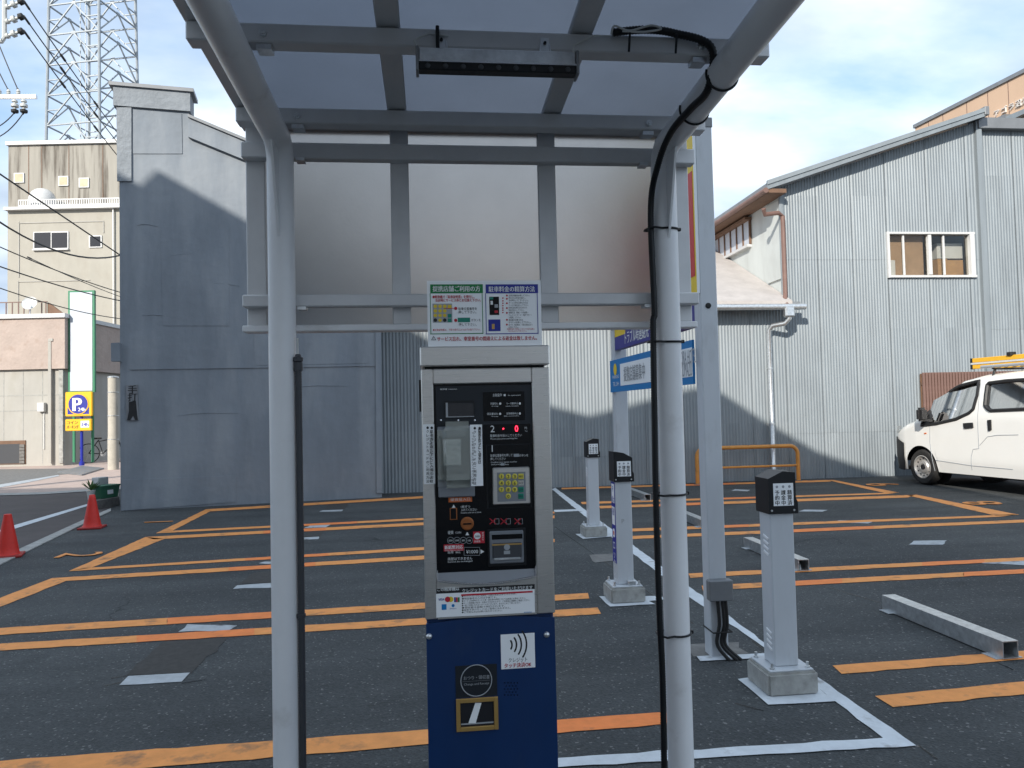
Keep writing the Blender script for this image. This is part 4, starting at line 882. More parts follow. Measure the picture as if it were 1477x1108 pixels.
mtext([(s_, 666, 860+k*3.25, 2.9, {'ax': 'LEFT', 'w': W_[k]}) for k, s_ in enumerate(L_)], 'ink_black', cs, .0056)
mtext([('VISA', 636.5, 864, 4.5, {'w': 8, 'bold': .03}), ('Diners', 653.5, 877, 2.6, {'w': 9})], 'ink_blue', cs, .0056)
for cx, mt_ in ((645.6, 'ink_red'), (650, 'ink_yellow')): MB().lathe(mp_(cx, 864, .0054 if mt_ == 'ink_red' else .0050), (0, -1, 0), [(3.9*PX, 0), (3.9*PX, .0004)], 16).build('card_logo', mt_, cs)
for k, mt_ in enumerate(('ink_blue', 'ink_red', 'ink_green')): pr('card_logo', 655+k*2.7, 861, 657.4+k*2.7, 868, .0052, mt_, cs, .0003)
pr('card_logo', 637, 871, 644, 879, .0052, 'sign_blue', cs, .0003); MB().lathe(mp_(653.5, 873, .0051), (0, -1, 0), [(2.2*PX, 0), (2.2*PX, .0003)], 14).build('card_logo', 'sign_blue', cs)
mtext([('amano', 761, 882, 4, {'w': 11})], 'sign_blue', cs, .0056)
# lower cabinet fittings
for px, py in ((619, 918), (788.5, 915.5)): MB().lathe(mp_(px, py, .0), (0, -1, 0), [(4.3*PX, 0), (3.9*PX, .004), (2.4*PX, .0075), (.8*PX, .0085)], 16).build('rivet', 'galv', pm, smooth=True)
tk = pr('touch_sticker', 722.5, 914, 771.5, 964, .0004, 'white_print', pm, .0006)
ar = MB()
for k, rr in enumerate((11, 17.5, 24.5, 32)):
    c = mp_(728-0, 930.5, .0018); n_ = 12; sp_ = R(36)
    ar.tube([c+Vector((math.cos(a), 0, math.sin(a)))*(rr*PX)+Vector((-.6*PX, 0, 0)) for a in [-sp_+2*sp_*j/n_ for j in range(n_+1)]], 1.15*PX, 6)
for v in ar.v: v.y = YM-.0014-(YM-.0018-v.y)*.12
ar.build('wave_symbol', 'ink_black', tk)
mtext([('クレジット', 747, 951.5, 7, {'w': 27})], 'ink_black', tk, .0016); mtext([('タッチ決済OK', 747, 959, 7.2, {'w': 39, 'bold': .02})], 'ink_red', tk, .0016)
rl = pr('receipt_plate', 657, 959, 717, 1005, .0004, 'fascia_grey', pm, .0008)
c = mp_(687, 981.5, .0014); MB().tube([c+Vector((math.cos(a), 0, math.sin(a)))*(22*PX) for a in [2*math.pi*k/32 for k in range(32)]], .0016, 6, closed=True).build('ring', 'ink_grey', rl)
mtext([('おつり・領収書', 687.5, 977, 6, {'w': 37}), ('Change and Receipt', 687.5, 986, 4.4, {'w': 36}), ('—', 687, 981.6, 3, {'w': 40})], 'ink_grey', rl, .0016)
tf = MB(); A_, B_ = rect(658, 1006, 718.5, 1053, .0004, .007); A2, B2 = rect(664, 1012, 712.5, 1047, .0004, .007)
tf.box(A_, (A2[0], B_[1], B_[2]), .001).box((B2[0], A_[1], A_[2]), B_, .001).box((A2[0], A_[1], B2[2]), (B2[0], B_[1], B_[2]), .001).box((A2[0], A_[1], A_[2]), (B2[0], B_[1], A2[2]), .001)
tr_ = tf.build('change_tray', 'gold', pm)
pr('tray_glass', 664, 1012, 712.5, 1047, .0002, 'dark_glass', tr_, .001); pr('tray_edge', 665, 1042, 712, 1044, .0014, 'ink_grey', tr_, .0008)
MB().prism([mp_(x, y, .0016) for x, y in ((685.5, 1013.5), (694.5, 1013.5), (686, 1043), (675.5, 1043))], (0, -.0006, 0)).build('reflection_strip', 'white_print', tr_)  # white diagonal strip painted as a reflection on the tray glass
for r_ in range(5):
    for k in range(4 if r_ % 2 else 5): MB().lathe(mp_(728+k*4.6+(2.3 if r_ % 2 else 0), 985+r_*4.4, .0002), (0, -1, 0), [(.9*PX, 0), (.9*PX, .0005)], 8).build('speaker_hole', 'fascia', pm)
# instruction board on top
bb = pr('instruction_board', 616.5, 403.5, 782, 498.5, -.02, 'white_print', pm, .004, 0)
bo = -.0158
def bpr(n, a, b_, c, d, m_, o=0): return pr(n, a, b_, c, d, bo+.0002+o, m_, bb, .0003)
for a, b_, m_ in ((620.5, 697, 'ink_green'), (701, 777, 'ink_blue')):
    bpr('border', a, 409, b_, 422, m_); bpr('border', a, 422, a+1, 481, m_); bpr('border', b_-1, 422, b_, 481, m_); bpr('border', a, 480, b_, 481.2, m_)
mtext([('提携店舗ご利用の方', 658.7, 415.5, 9, {'w': 69, 'bold': .03}), ('駐車料金の精算方法', 739, 416, 9, {'w': 68, 'bold': .03})], 'ink_white', bb, bo+.0012)
mtext([('●精算機で「駐車証明書」を発行し、', 624, 427.3, 5, {'ax': 'LEFT', 'w': 61, 'bold': .02}), ('会計時にサービス券とお引換え下さい。', 628, 432.3, 5, {'ax': 'LEFT', 'w': 66, 'bold': .02}), ('●駐車証明書は、下部の発行口より必ずお取り下さい。', 624.5, 475.3, 3.4, {'ax': 'LEFT', 'w': 69}),
       ('サービス忘れ、車室番号の間違えによる返金は致しません。', 703.5, 487.6, 7, {'w': 146, 'bold': .02}), ('※駐車料金をお支払いになられた後の返金は', 731.5, 474, 2.8, {'ax': 'LEFT', 'w': 41}), ('できませんのでご了承ください。', 733, 477, 2.8, {'ax': 'LEFT', 'w': 28})], 'ink_red', bb, bo+.0012)
mtext([('駐車位置番号を', 661.5, 444.6, 4.6, {'ax': 'LEFT', 'w': 27}), ('押して下さい。', 661.5, 449.6, 4.6, {'ax': 'LEFT', 'w': 26}), ('ボタンを', 680, 461, 4.6, {'ax': 'LEFT', 'w': 14}), ('押して下さい。', 662, 467.5, 4.6, {'ax': 'LEFT', 'w': 26}), ('△', 625.5, 487, 8), ('!', 625.5, 487.6, 4)] +
      [(s_, 734.5, 425.3+k*3.55, 3, {'ax': 'LEFT', 'w': w_}) for k, (s_, w_) in enumerate((('駐車位置番号を押して下さい。', 31), ('表示された料金を確認し、', 25), ('を押して下さい。', 29), ('サービス券をお持ちの方は', 28), ('サービス券を投入して下さい。', 29), ('駐車料金が表示されますので', 27), ('料金を投入して下さい。', 23), ('精算方法（現金・千円紙幣・', 29), ('クレジットカード・電子マネー）', 34), ('で精算して下さい。', 18), ('領収書が必要な方は', 21), ('ボタンを押して下さい。', 33), ('おつり、領収書は、下部の取出口より', 35), ('お取り下さい。', 15)))], 'ink_black', bb, bo+.0012)
kpd = bpr('keypad_picture', 624, 437, 652.5, 464.5, 'ink_grey')
ky = MB(); kg = MB()
for i in range(3):
    for j in range(3): ky.lathe(mp_(628+j*6.8, 441+i*6.6, bo+.0006), (0, -1, 0), [(2.7*PX, 0), (2.7*PX, .0003)], 10)
ky.lathe(mp_(634.8, 461, bo+.0006), (0, -1, 0), [(2.6*PX, 0), (2.6*PX, .0003)], 10); ky.build('key_picture', 'ink_yellow', bb)
kb = MB()
for cx in (628, 641.6): kb.lathe(mp_(cx, 461, bo+.0006), (0, -1, 0), [(2.7*PX, 0), (2.7*PX, .0003)], 10)
kb.build('key_picture', 'ink_black', bb)
bpr('key_picture', 646, 439, 651.5, 444, 'ink_yellow', .0005); bpr('key_picture', 646, 452, 651.5, 457.5, 'ink_teal', .0005); bpr('key_picture', 646, 458.5, 651.5, 464, 'ink_teal', .0005); bpr('callout', 660.5, 457.5, 678.5, 464, 'ink_teal', .0002)
rdm = MB()
for px, py in ((657.5, 444), (657.5, 461.3)): rdm.lathe(mp_(px, py, bo+.0006), (0, -1, 0), [(2.4*PX, 0), (2.4*PX, .0003)], 12)
rdm.build('callout', 'ink_red', bb); bpr('callout', 641, 443.5, 655.5, 444.4, 'ink_red', .0008)
mpic = bpr('machine_picture', 706.5, 427, 720.5, 453.5, 'fascia'); bpr('machine_picture', 708, 433, 711.5, 438.5, 'ink_white', .0005); bpr('machine_picture', 714, 438, 719, 443, 'ink_grey', .0005); bpr('machine_picture', 707, 427.5, 712, 431, 'ink_teal', .0005); bpr('machine_picture', 714, 447, 719, 450.5, 'ink_red', .0005)
bpr('machine_picture', 705, 460, 722.5, 477, 'ink_blue'); bpr('machine_picture', 710, 466.5, 714, 474, 'gold', .0005)
ca = MB()
for k, py in enumerate((429, 433, 436.5, 440, 443.5, 446.5, 450)): ca.lathe(mp_(726, py, bo+.0006), (0, -1, 0), [(1.1*PX, 0), (1.1*PX, .0003)], 8)
for k, py in enumerate((425.3, 430, 436.5, 443.5, 450.5, 460.5, 467.5)): ca.lathe(mp_(731.8, py, bo+.0006), (0, -1, 0), [(1.4*PX, 0), (1.4*PX, .0003)], 8)
ca.build('callout', 'ink_red', bb)

# ================================================================== SIGN STAND between the lots
def vert_at(px, py, d=None): return gnd(px, py)
pA = gnd(1034, 944); pB = Vector((pA.x+.04, pA.y+1.95, 0)); PW = .054
pB = Vector((onY(894, 560, pA.y+1.95).x, pA.y+1.95, 0))
sg = thing('sign_stand', 'tall grey two post sign stand with blue sponsor board by white line', 'sign', pA)
for k, p in enumerate((pA, pB)):
    htp = onY(1014, 172, pA.y-PW).z
    MB().box((p.x-PW, p.y-PW, 0), (p.x+PW, p.y+PW, htp), .006).build('post', 'bollard_grey', sg)
    MB().box((p.x-PW-.004, p.y-PW-.004, htp-.05), (p.x+PW+.004, p.y+PW+.004, htp+.012), .004).build('post_cap', 'metal_cap', sg)
ys0, ys1 = pA.y+PW+.001, pB.y-PW-.001
def sgx(y): return pA.x+(pB.x-pA.x)*(y-pA.y)/(pB.y-pA.y)
sgn = Vector((pB.y-pA.y, -(pB.x-pA.x), 0)).normalized()*-1; sgd = Vector((pB.x-pA.x, pB.y-pA.y, 0)).normalized()   # sgn faces left
sgp = lambda px, py, o=0: onP(px, py, Vector((pA.x, pA.y, 0))+sgn*o, sgn)
def board(name, za0, za1, y0, y1, th, material, off=.02, parent=sg):
    a = Vector((sgx(y0), y0, 0)); b = Vector((sgx(y1), y1, 0))
    P = [a+sgn*(off+th/2)+Vector((0, 0, za0)), b+sgn*(off+th/2)+Vector((0, 0, za0)), b+sgn*(off+th/2)+Vector((0, 0, za1)), a+sgn*(off+th/2)+Vector((0, 0, za1))]
    return MB().prism(P, -sgn*th).build(name, material, parent)
zt0 = sgp(1003, 430).z; zt1 = sgp(998, 192).z
board('top_board', zt0, zt1, pA.y-PW+.012, ys1+.1, .012, 'sign_yellow', .062); board('edge_strip', zt0-.003, zt1+.003, pA.y-PW, pA.y-PW+.0115, .014, 'white_print', .062)
zr0, zr1 = sgp(1003, 405).z, sgp(1000, 258).z
board('red_field', zr0, zr1, pA.y-PW+.035, ys1-.05, .016, 'sign_red', .062)
def tb(yc, zc_, s_, size, material, parent, off, **kw):
    o = Vector((sgx(yc), yc, zc_))+sgn*off; return MB().text(s_, size, o, -sgd, (0, 0, 1), **kw).build('lettering', material, parent)
tb((ys0+ys1)/2, (zr0+zr1)/2, 'P', .55, 'ink_white', sg, .0725, bold=.03)
zn1 = sgp(886, 490).z; zn0 = sgp(886, 508).z
zn_t = sgp(1003, 428).z
nv = board('contact_board', zn0, zt0-.004, ys0, ys1, .055, 'sign_navy'); board('yellow_band', zn1, zt0-.01, ys1-.32, ys1-.002, .058, 'sign_yellow')
tb(ys1-.62, (zn0+zn1)/2+.02, 'トラブル時連絡先', .115, 'ink_white', sg, .050, bold=.02, fit=.62); tb(ys1-1.25, (zn0+zn1)/2+.03, '0120', .17, 'ink_white', sg, .050, bold=.03)
zb1_ = sgp(887, 522).z; zb0_ = sgp(887, 566.5).z
board('sponsor_board', zb0_, zb1_, ys0, ys1+.09, .014, 'sign_blue', .066)
hgt = zb1_-zb0_
board('white_field', zb0_+hgt*.17, zb1_-hgt*.17, ys0+.002, ys1-.23, .018, 'white_print', .066)
MB().lathe(Vector((sgx(ys1-.08), ys1-.08, zb0_+hgt*.70))+sgn*.075, sgn, [(.05, 0), (.05, .001)], 16).build('logo', 'sign_yellow', sg)
t = MB(); o_ = lambda yc, zz: Vector((sgx(yc), yc, zz))+sgn*.0775
t.text('提携店舗募集中', .13, o_(ys1-.62, zb0_+hgt*.5), -sgd, fit=.56, bold=.01); t.build('lettering', 'ink_grey', sg); t = MB(); ye = sgp(999, 512, .1).y; lh = sgp(985, 512, .1).y-ye; t.text('AGORA HOTEL', .13, o_(ye, zb0_+hgt*.64), -sgd, fit=lh*2.1, ax='RIGHT'); t.build('lettering', 'ink_grey', sg); t = MB(); t.text('NUMAZU', .13, o_(ye+lh*.5, zb0_+hgt*.36), -sgd, fit=lh*1.2, ax='RIGHT')
t.build('lettering', 'ink_grey', sg)
t = MB(); t.text('PARKING', .04, o_(ys1-.10, zb0_+hgt*.47), -sgd, fit=.20); t.build('lettering', 'ink_white', sg); t = MB(); t.text('TEL 24H', .05, o_(ys1-.10, zb0_+hgt*.25), -sgd, fit=.19); t.build('lettering', 'ink_white', sg)
# junction box, cables, bolt
zj1, zj0 = onY(1036, 836, pA.y-PW-.03).z, onY(1036, 866, pA.y-PW-.03).z
MB().box((pA.x-.075, pA.y-PW-.06, zj0), (pA.x+.07, pA.y-PW-.001, zj1), .006).build('junction_box', 'metal_cap', sg)
for dx, ex in ((-.018, .03), (.012, .075), (.03, .1)):
    MB().tube(spline([(pA.x+dx, pA.y-PW-.03, zj0), (pA.x+dx+.005, pA.y-PW-.035, zj0*.6), (pA.x+dx-.01, pA.y-PW-.03, zj0*.25), (pA.x+ex, pA.y-PW-.07, .0)]), .011, 8).build('cable', 'rubber', sg, smooth=True)
MB().tube([(pA.x-PW-.003, pA.y-PW-.05, .16), (pA.x+PW+.003, pA.y-PW-.05, .162), (pA.x+PW+.003, pA.y+PW+.003, .16), (pA.x-PW-.003, pA.y+PW+.003, .16)], .005, 6, closed=True).build('strap', 'rubber', sg)
zbolt = onY(1021, 441, pA.y-PW).z
MB().lathe((pA.x-.005, pA.y-PW, zbolt), (0, -1, 0), [(.018, 0), (.017, .006), (.010, .008)], 12).build('bolt', 'rubber', sg)

# ================================================================== BOLLARDS
def bollard(name, label, bx, by, sticker=False, vents=True, hgt_=1.17, cw=.130):
    t = thing(name, label, 'bollard', (bx, by, 0), 0, 'parking payment bollards')
    bw_ = .135; zb_ = .12; h = cw/2
    MB().box((bx-bw_, by-bw_, 0), (bx+bw_, by+bw_, zb_), .012, seg=2).build('base_block', 'concrete', t)
    MB().box((bx-.118, by-.118, zb_), (bx+.118, by+.118, zb_+.01), .003).build('base_plate', 'bollard_grey', t)
    for sx in (-1, 1):
        for sy in (-1, 1):
            MB().lathe((bx+sx*.096, by+sy*.096, zb_+.01), (0, 0, 1), [(.014, 0), (.014, .009), (.008, .009), (.008, .03)], 6).build('anchor_bolt', 'galv', t)
    zh = hgt_-.215
    colm = MB().box((bx-h, by-h, zb_+.01), (bx+h, by+h, zh), .006).build('column', 'bollard_grey', t)
    if vents:
        for z in (zh-.16, .30):
            for k in range(4): MB().obox((bx-h-.001, by-.01, z-k*.028), (.003, .030, .007), Matrix.Rotation(R(14), 3, 'X'), .002).build('vent_louvre', 'powder_white', colm)
    # head: prism with sloping top
    hw = h+.010; z1l = hgt_-.035; z1r = hgt_
    P = [Vector((bx-hw, by-hw, zh-.03)), Vector((bx+hw, by-hw, zh-.03)), Vector((bx+hw, by-hw, z1r-.05)), Vector((bx-hw, by-hw, z1l-.05))]
    top = [Vector((bx-hw, by-hw-.004, zh-.03)), Vector((bx+hw+.01, by-hw-.004, zh-.03)), Vector((bx+hw+.01, by-hw-.004, zh+.03)), Vector((bx+hw, by-hw-.004, zh+.05)), Vector((bx+hw, by-hw-.004, hgt_-.03 if not sticker else hgt_-.06)), Vector((bx+hw*.1, by-hw-.004, hgt_-.022)), Vector((bx-hw, by-hw-.004, hgt_-.06 if not sticker else hgt_-.01))]
    hd2 = MB().prism(top, (0, 2*hw+.008, 0)).build('head', 'black_plastic', t)
    for dx in (-hw+.015, hw-.012): MB().lathe((bx+dx, by-hw-.004, zh-.012), (0, -1, 0), [(.006, 0), (.005, .003)], 8).build('screw', 'galv', hd2)
    MB().box((bx-hw+.026, by-hw-.0055, zh+.012), (bx+hw-.014, by-hw-.0045, zh+.13), 0).build('indicator_label', 'white_print', hd2)
    tx = MB()
    for k, s_ in enumerate(('予約中', '課金中', '精算済')):
        cx = bx-hw+.026+.02+k*.0345
        for j, c_ in enumerate(s_): tx.text(c_, .027, (cx, by-hw-.0062, zh+.082-j*.027), bold=.02)
    tx.build('lettering', 'ink_black', hd2)
    for k in range(3): MB().lathe((bx-hw+.046+k*.0345, by-hw-.0056, zh+.112), (0, -1, 0), [(.007, 0), (.007, .001)], 10).build('lamp', 'ink_grey', hd2)
    if sticker:
        MB().box((bx-h-.0015, by-h+.008, zb_+.17), (bx-h-.0005, by+h-.006, zh-.035)).build('side_sticker', 'ink_blue', t)
        for z0, z1 in ((zh-.20, zh-.05), (zh-.37, zh-.23)): MB().box((bx-h-.0025, by-h+.028, z0), (bx-h-.0016, by+h-.02, z1)).build('white_block', 'white_print', t)
        tx = MB()
        for k, c_ in enumerate('ロックレス'): tx.text(c_, .075, (bx-h-.0026, by+.004, zh-.53-k*.07), (0, -1, 0))
        tx.build('lettering', 'ink_white', t)
        tx = MB()
        for k, c_ in enumerate('P駐車'): tx.text(c_, .07, (bx-h-.0034, by+.004, zh-.09-k*.09), (0, -1, 0))
        tx.build('lettering', 'ink_blue', t)
        MB().lathe((bx-h-.0018, by+.004, zh-.435), (-1, 0, 0), [(.035, 0), (.035, .0008)], 16).build('round_badge', 'white_print', t); MB().lathe((bx-h-.0028, by+.004, zh-.435), (-1, 0, 0), [(.018, 0), (.018, .0006)], 12).build('badge_dot', 'ink_red', t)
        MB().text('P', .05, (bx-.01, by-h-.0012, .62)).build('faint_mark', 'ink_grey', t)
        MB().box((bx+.01, by-h-.035, zb_+.01), (bx+.07, by-h-.002, zb_+.045), .004).build('latch', 'galv', t)
    return t
p = gnd(1146, 1005); bollard('payment_bollard', 'grey payment bollard with black head on concrete block at white line corner', p.x, p.y+.135)
p = gnd(907, 871); bollard('payment_bollard', 'grey payment bollard with tall blue sticker down its side', p.x, p.y+.135, True, False)
p = gnd(860, 775.5); bollard('payment_bollard', 'plain grey payment bollard beside the far end of the white line', p.x, p.y+.135, False, True)

# ================================================================== WHEEL STOPS
def wheel_stop(label, near, far, sec=.10):
    a = gnd(*near); b = gnd(*far); d = (b-a); d.z = 0; ln = d.length; d.normalize(); q = Vector((d.y, -d.x, 0))
    t = thing('wheel_stop', label, 'wheel stop', a, 0, 'steel wheel stops in the right hand stalls')
    o_ = q*(sec/2)+a; th = .006
    def wall(c0, wd_, ht_): MB().beam(c0, c0+d*ln, wd_, ht_).build('wall', 'galv', t)
    z0 = .008
    wall(o_+Vector((0, 0, z0+th/2)), sec, th); wall(o_+Vector((0, 0, z0+sec-th/2)), sec, th)
    for s2 in (-1, 1): wall(o_+q*s2*(sec/2-th/2)+Vector((0, 0, z0+sec/2)), th, sec-2*th-.0005)
    for k in (.06, .94):
        c = o_+d*(ln*k); MB().obox(c+Vector((0, 0, .0065)), (.085, .055, .002), Matrix((q, d, Vector((0, 0, 1)))).transposed()).build('foot_plate', 'patch_white', t)
        MB().lathe(c+Vector((0, 0, z0+th)), (0, 0, 1), [(.011, 0), (.011, .01), (.006, .01), (.006, .035)], 6).build('anchor_bolt', 'galv', t)
    return t
wheel_stop('long galvanised steel wheel stop nearest the corner of the white line', (1447, 953), (1273, 880))
wheel_stop('galvanised steel wheel stop right behind the corner bollard', (1152, 825), (1073, 790))
wheel_stop('galvanised wheel stop ending at the sign stand post', (1010, 762), (962, 741), .098)
wheel_stop('galvanised wheel stop beside the bollard with the blue sticker', (930, 723), (889, 707), .098)

# ================================================================== ORANGE GUARD RAIL
YG = YR-.32
def yg(px, py): return onY(px, py, YG)
gr = thing('guard_rail', 'orange tubular U shaped guard rail in front of corrugated wall', 'guard rail', yg(1078, 695)*1.0)
gr.location.z = 0; INV[gr.name] = Matrix.Translation(gr.location).inverted()
xa_, xb_ = yg(1005.5, 670).x, yg(1151, 670).x; zg = yg(1078, 645).z; rc = .16
path = [Vector((xa_, YG, 0)), Vector((xa_, YG, zg-rc))] + [Vector((xa_+rc*(1-math.cos(a)), YG, zg-rc+rc*math.sin(a))) for a in [math.pi/2*k/6 for k in range(1, 7)]]
path += [Vector((xb_-rc+rc*math.sin(a), YG, zg-rc+rc*math.cos(a))) for a in [math.pi/2*k/6 for k in range(0, 7)]] + [Vector((xb_, YG, 0))]
MB().tube(path, .038, 14).build('frame', 'rail_orange', gr, smooth=True)
MB().cyl((xa_, YG, zg-.38), (xb_, YG, zg-.38), .022, n=10).build('cross_bar', 'rail_orange', gr, smooth=True)
for x in (xa_, xb_): MB().lathe((x, YG, 0), (0, 0, 1), [(.075, 0), (.075, .012), (.045, .014)], 14).build('foot', 'concrete_dirty', gr)

# ================================================================== TRAFFIC CONES
def cone(label, px, py, hgt_=.47):
    p = gnd(px, py); t = thing('traffic_cone', label, 'traffic cone', p, R(random.uniform(-20, 20)), 'red cones along the road edge')
    MB().obox(p+Vector((0, 0, .014)), (.15, .15, .014), rz3(t.rotation_euler.z), .008).build('base', 'cone_base', t)
    pf = [(.125, 0), (.118, .012), (.112, .02)]+[(.112-.075*k/8, .02+(hgt_-.05)*k/8) for k in range(1, 9)]+[(.030, hgt_-.026), (.022, hgt_-.028)]
    MB().lathe(p+Vector((0, 0, .028)), (0, 0, 1), pf, 24).build('cone_body', 'cone_red', t, smooth=True, ang=50)
cone('red traffic cone standing alone on the gutter line away from planter', 11, 803, .47)
cone('red traffic cone standing next to the green planter box', 133, 762, .46)

# planter group
pg = gnd(150, 737); 
fs3 = [(134, 736), (172, 729), (172, 722), (131, 727)]
P_ = [Vector((q.x, q.y, .004)) for q in ccw([gnd(a, b) for a, b in fs3])]
tag(MB().prism(P_, (0, 0, .14)).build('paving_slab', 'concrete_dirty'), 'raised concrete slab under the green planter at the wall corner', 'slab')
def planter():
    c = (gnd(133, 733)+gnd(171, 727))/2; d = Vector((gnd(171, 728).x-gnd(133, 734).x, gnd(171, 728).y-gnd(133, 734).y, 0)).normalized(); q = Vector((-d.y, d.x, 0)); z = .146
    t = thing('planter_box', 'green plastic planter box with white label on slab by grey wall', 'planter', (c.x, c.y, z)); M3 = Matrix((d, q, Vector((0, 0, 1)))).transposed()
    lo_, hi = [], []
    for sx, sy in ((-1, -1), (1, -1), (1, 1), (-1, 1)):
        lo_.append(c+d*sx*.17+q*sy*.09+Vector((0, 0, z))); hi.append(c+d*sx*.20+q*sy*.11+Vector((0, 0, z+.20)))
    MB().add(lo_+hi, [(3, 2, 1, 0), (4, 5, 6, 7)]+[(i, (i+1) % 4, 4+(i+1) % 4, 4+i) for i in range(4)]).build('tub', 'planter_green', t)
    MB().obox(c+Vector((0, 0, z+.205)), (.215, .125, .015), M3, .005).build('rim', 'planter_green', t)
    MB().obox(c-q*.104+Vector((0, 0, z+.11)), (.06, .002, .045), M3@Matrix.Rotation(R(-5), 3, 'X')).build('label_plate', 'white_print', t)
    return c, d, q, z
c_, d_, q_, z_ = planter()
fp = c_-d_*.30+Vector((0, 0, z_))
ft = thing('flower_pot', 'small white flower pot with leafy plant beside the green planter', 'plant', fp)
MB().lathe(fp, (0, 0, 1), [(.045, 0), (.065, .14), (.07, .14), (.07, .16)], 16).build('pot', 'porcelain', ft, smooth=True)
for k in range(26):
    a = random.uniform(0, 6.28); el = random.uniform(.5, 1.4); ln = random.uniform(.08, .22); u = Vector((math.cos(a)*math.cos(el), math.sin(a)*math.cos(el), math.sin(el))); s3 = u.cross(Vector((0, 0, 1))).normalized()*random.uniform(.012, .022); b0 = fp+Vector((0, 0, .155))
    m1 = b0+u*ln*.6+Vector((0, 0, .01)); e_ = b0+u*ln-Vector((0, 0, .02*random.random()))
    MB().add([b0, m1-s3, e_, m1+s3], [(0, 1, 2), (0, 2, 3)]).build('leaf', 'leaf', ft)
wb = c_+q_*.25+d_*.12
tag(MB().obox(Vector((wb.x, wb.y, z_+.17)), (.11, .08, .17), Matrix((d_, q_, Vector((0, 0, 1)))).transposed(), .01).build('foam_box', 'white_frame'), 'pale foam box standing behind the green planter', 'box')

# ================================================================== VAN
wp = gnd(1329, 699.5); vdir = Matrix.Rotation(R(4.5), 3, 'Z')@Vector((0, 1, 0)); vq = Vector((vdir.y, -vdir.x, 0))    # vq: to the far side
SC = 1.05
WS = .78*SC                                             # wheel centre behind nose
V0 = wp+vdir*WS+vq*.85*SC                                # nose centre on ground
vn = thing('white_van', 'white compact cargo van with roof rack parked by the slatted screen', 'van', (V0.x, V0.y, 0))
def vpos(s, lat, z): return Vector((V0.x, V0.y, 0)) - vdir*(s*SC) + vq*(lat*SC) + Vector((0, 0, z*SC))
def interp(x, T):
    if x <= T[0][0]: return T[0][1]
    for (a, b), (c, d) in zip(T, T[1:]):
        if x <= c:
            k = (x-a)/(c-a); k = k*k*(3-2*k)*.4+k*.6; return b+(d-b)*k
    return T[-1][1]
ZT = [(0, .80), (.04, .88), (.12, .95), (.45, 1.06), (.82, 1.17), (1.0, 1.30), (1.35, 1.60), (1.62, 1.755), (2.0, 1.82), (2.6, 1.85), (4.1, 1.84), (4.32, 1.80), (4.40, 1.70)]
HW = [(0, .60), (.05, .70), (.15, .77), (.35, .82), (.7, .845), (1.2, .85), (4.1, .85), (4.36, .83), (4.4, .80)]
ZB = [(0, .42), (.06, .30), (.2, .24), (4.2, .27), (4.4, .36)]
WB = [.78, 3.50]; WR = .30
def zbot(s):
    z = interp(s, ZB)
    for w_ in WB:
        r_ = .375
        if abs(s-w_) < r_: z = max(z, .30+math.sqrt(r_*r_-(s-w_)**2)*.98)
    return z
def hwz(s, z):
    w_ = interp(s, HW); belt = 1.12; zt3 = interp(s, ZT)
    if z > belt: w_ -= .15*((z-belt)/.73)**1.35
    if z < .45: w_ -= .035*((.45-z)/.2)
    edge = zt3-z; rnd = .13
    if edge < rnd: w_ -= .16*(1-math.sqrt(max(0, 1-((rnd-edge)/rnd)**2)))
    return max(.05, w_)
ST = sorted(set([0, .02, .05, .09, .15, .22, .3, .4, .405+.0] + [round(.405+.025*k, 3) for k in range(31)] + [1.2+.05*k for k in range(37)] + [3.05, 3.1] + [round(3.125+.025*k, 3) for k in range(31)] + [3.95, 4.05, 4.15, 4.25, 4.32, 4.37, 4.4]))
NZ = 34
W1 = [(220, 593), (268, 505), (330, 432), (400, 374), (470, 338), (590, 308), (575, 400), (550, 488), (520, 515), (440, 552), (320, 580)]
W2 = [(650, 322), (760, 308), (1010, 292), (1010, 486), (860, 490), (660, 499), (640, 487), (625, 465), (632, 390), (640, 335)]
def van_sz(px, py):
    lat = -.85
    for _ in range(4):
        P0 = vpos(0, lat, 0); p = onP(px, py, P0, vq); d = p-P0; s = -d.dot(vdir)/SC; z = p.z/SC; lat = -hwz(max(0, s), z)
    return s, z
wsz = [[van_sz(1280+a/4.43, 480+b/4.43) for a, b in W] for W in (W1, W2)]
s_end = wsz[0][5][0]
W3 = [(2.0, 1.60), (3.0, 1.62), (3.0, 1.12), (2.0, 1.12)]
def inside(s, z, P):
    c = False; j = len(P)-1
    for i in range(len(P)):
        if (P[i][1] > z) != (P[j][1] > z) and s < (P[j][0]-P[i][0])*(z-P[i][1])/(P[j][1]-P[i][1])+P[i][0]: c = not c
        j = i
    return c
mb = MB(); grid = []; 
for s in ST:
    zt3, zb3 = interp(s, ZT), zbot(s); rowL, rowR = [], []
    for k in range(NZ+1):
        z = zb3+(zt3-zb3)*(1-(1-k/NZ)**1.25); h = hwz(s, z)
        rowL.append(vpos(s, -h, z)); rowR.append(vpos(s, h, z))
    grid.append((rowL, rowR, s, zb3, zt3))
nr_ = NZ+1; vs = []
for L2, R2, *_ in grid: vs += L2+R2[::-1]
W_ = 2*nr_; fsx = []
for i in range(len(grid)-1):
    for j in range(W_-1):
        k = j if j < nr_ else W_-1-j
        kk = min(k, NZ-1) if j < NZ else min(W_-2-j, NZ-1)
        if j != NZ:
            s_m = (grid[i][2]+grid[i+1][2])/2
            za_ = [grid[q][3]+(grid[q][4]-grid[q][3])*(1-(1-kz/NZ)**1.25) for q in (i, i+1) for kz in (kk, kk+1)]
            z_m = sum(za_)/4
            if any(inside(s_m, z_m, P) for P in wsz): continue
        elif 1.0 < grid[i][2] < 1.5: continue
        fsx.append((i*W_+j, (i+1)*W_+j, (i+1)*W_+j+1, i*W_+j+1))
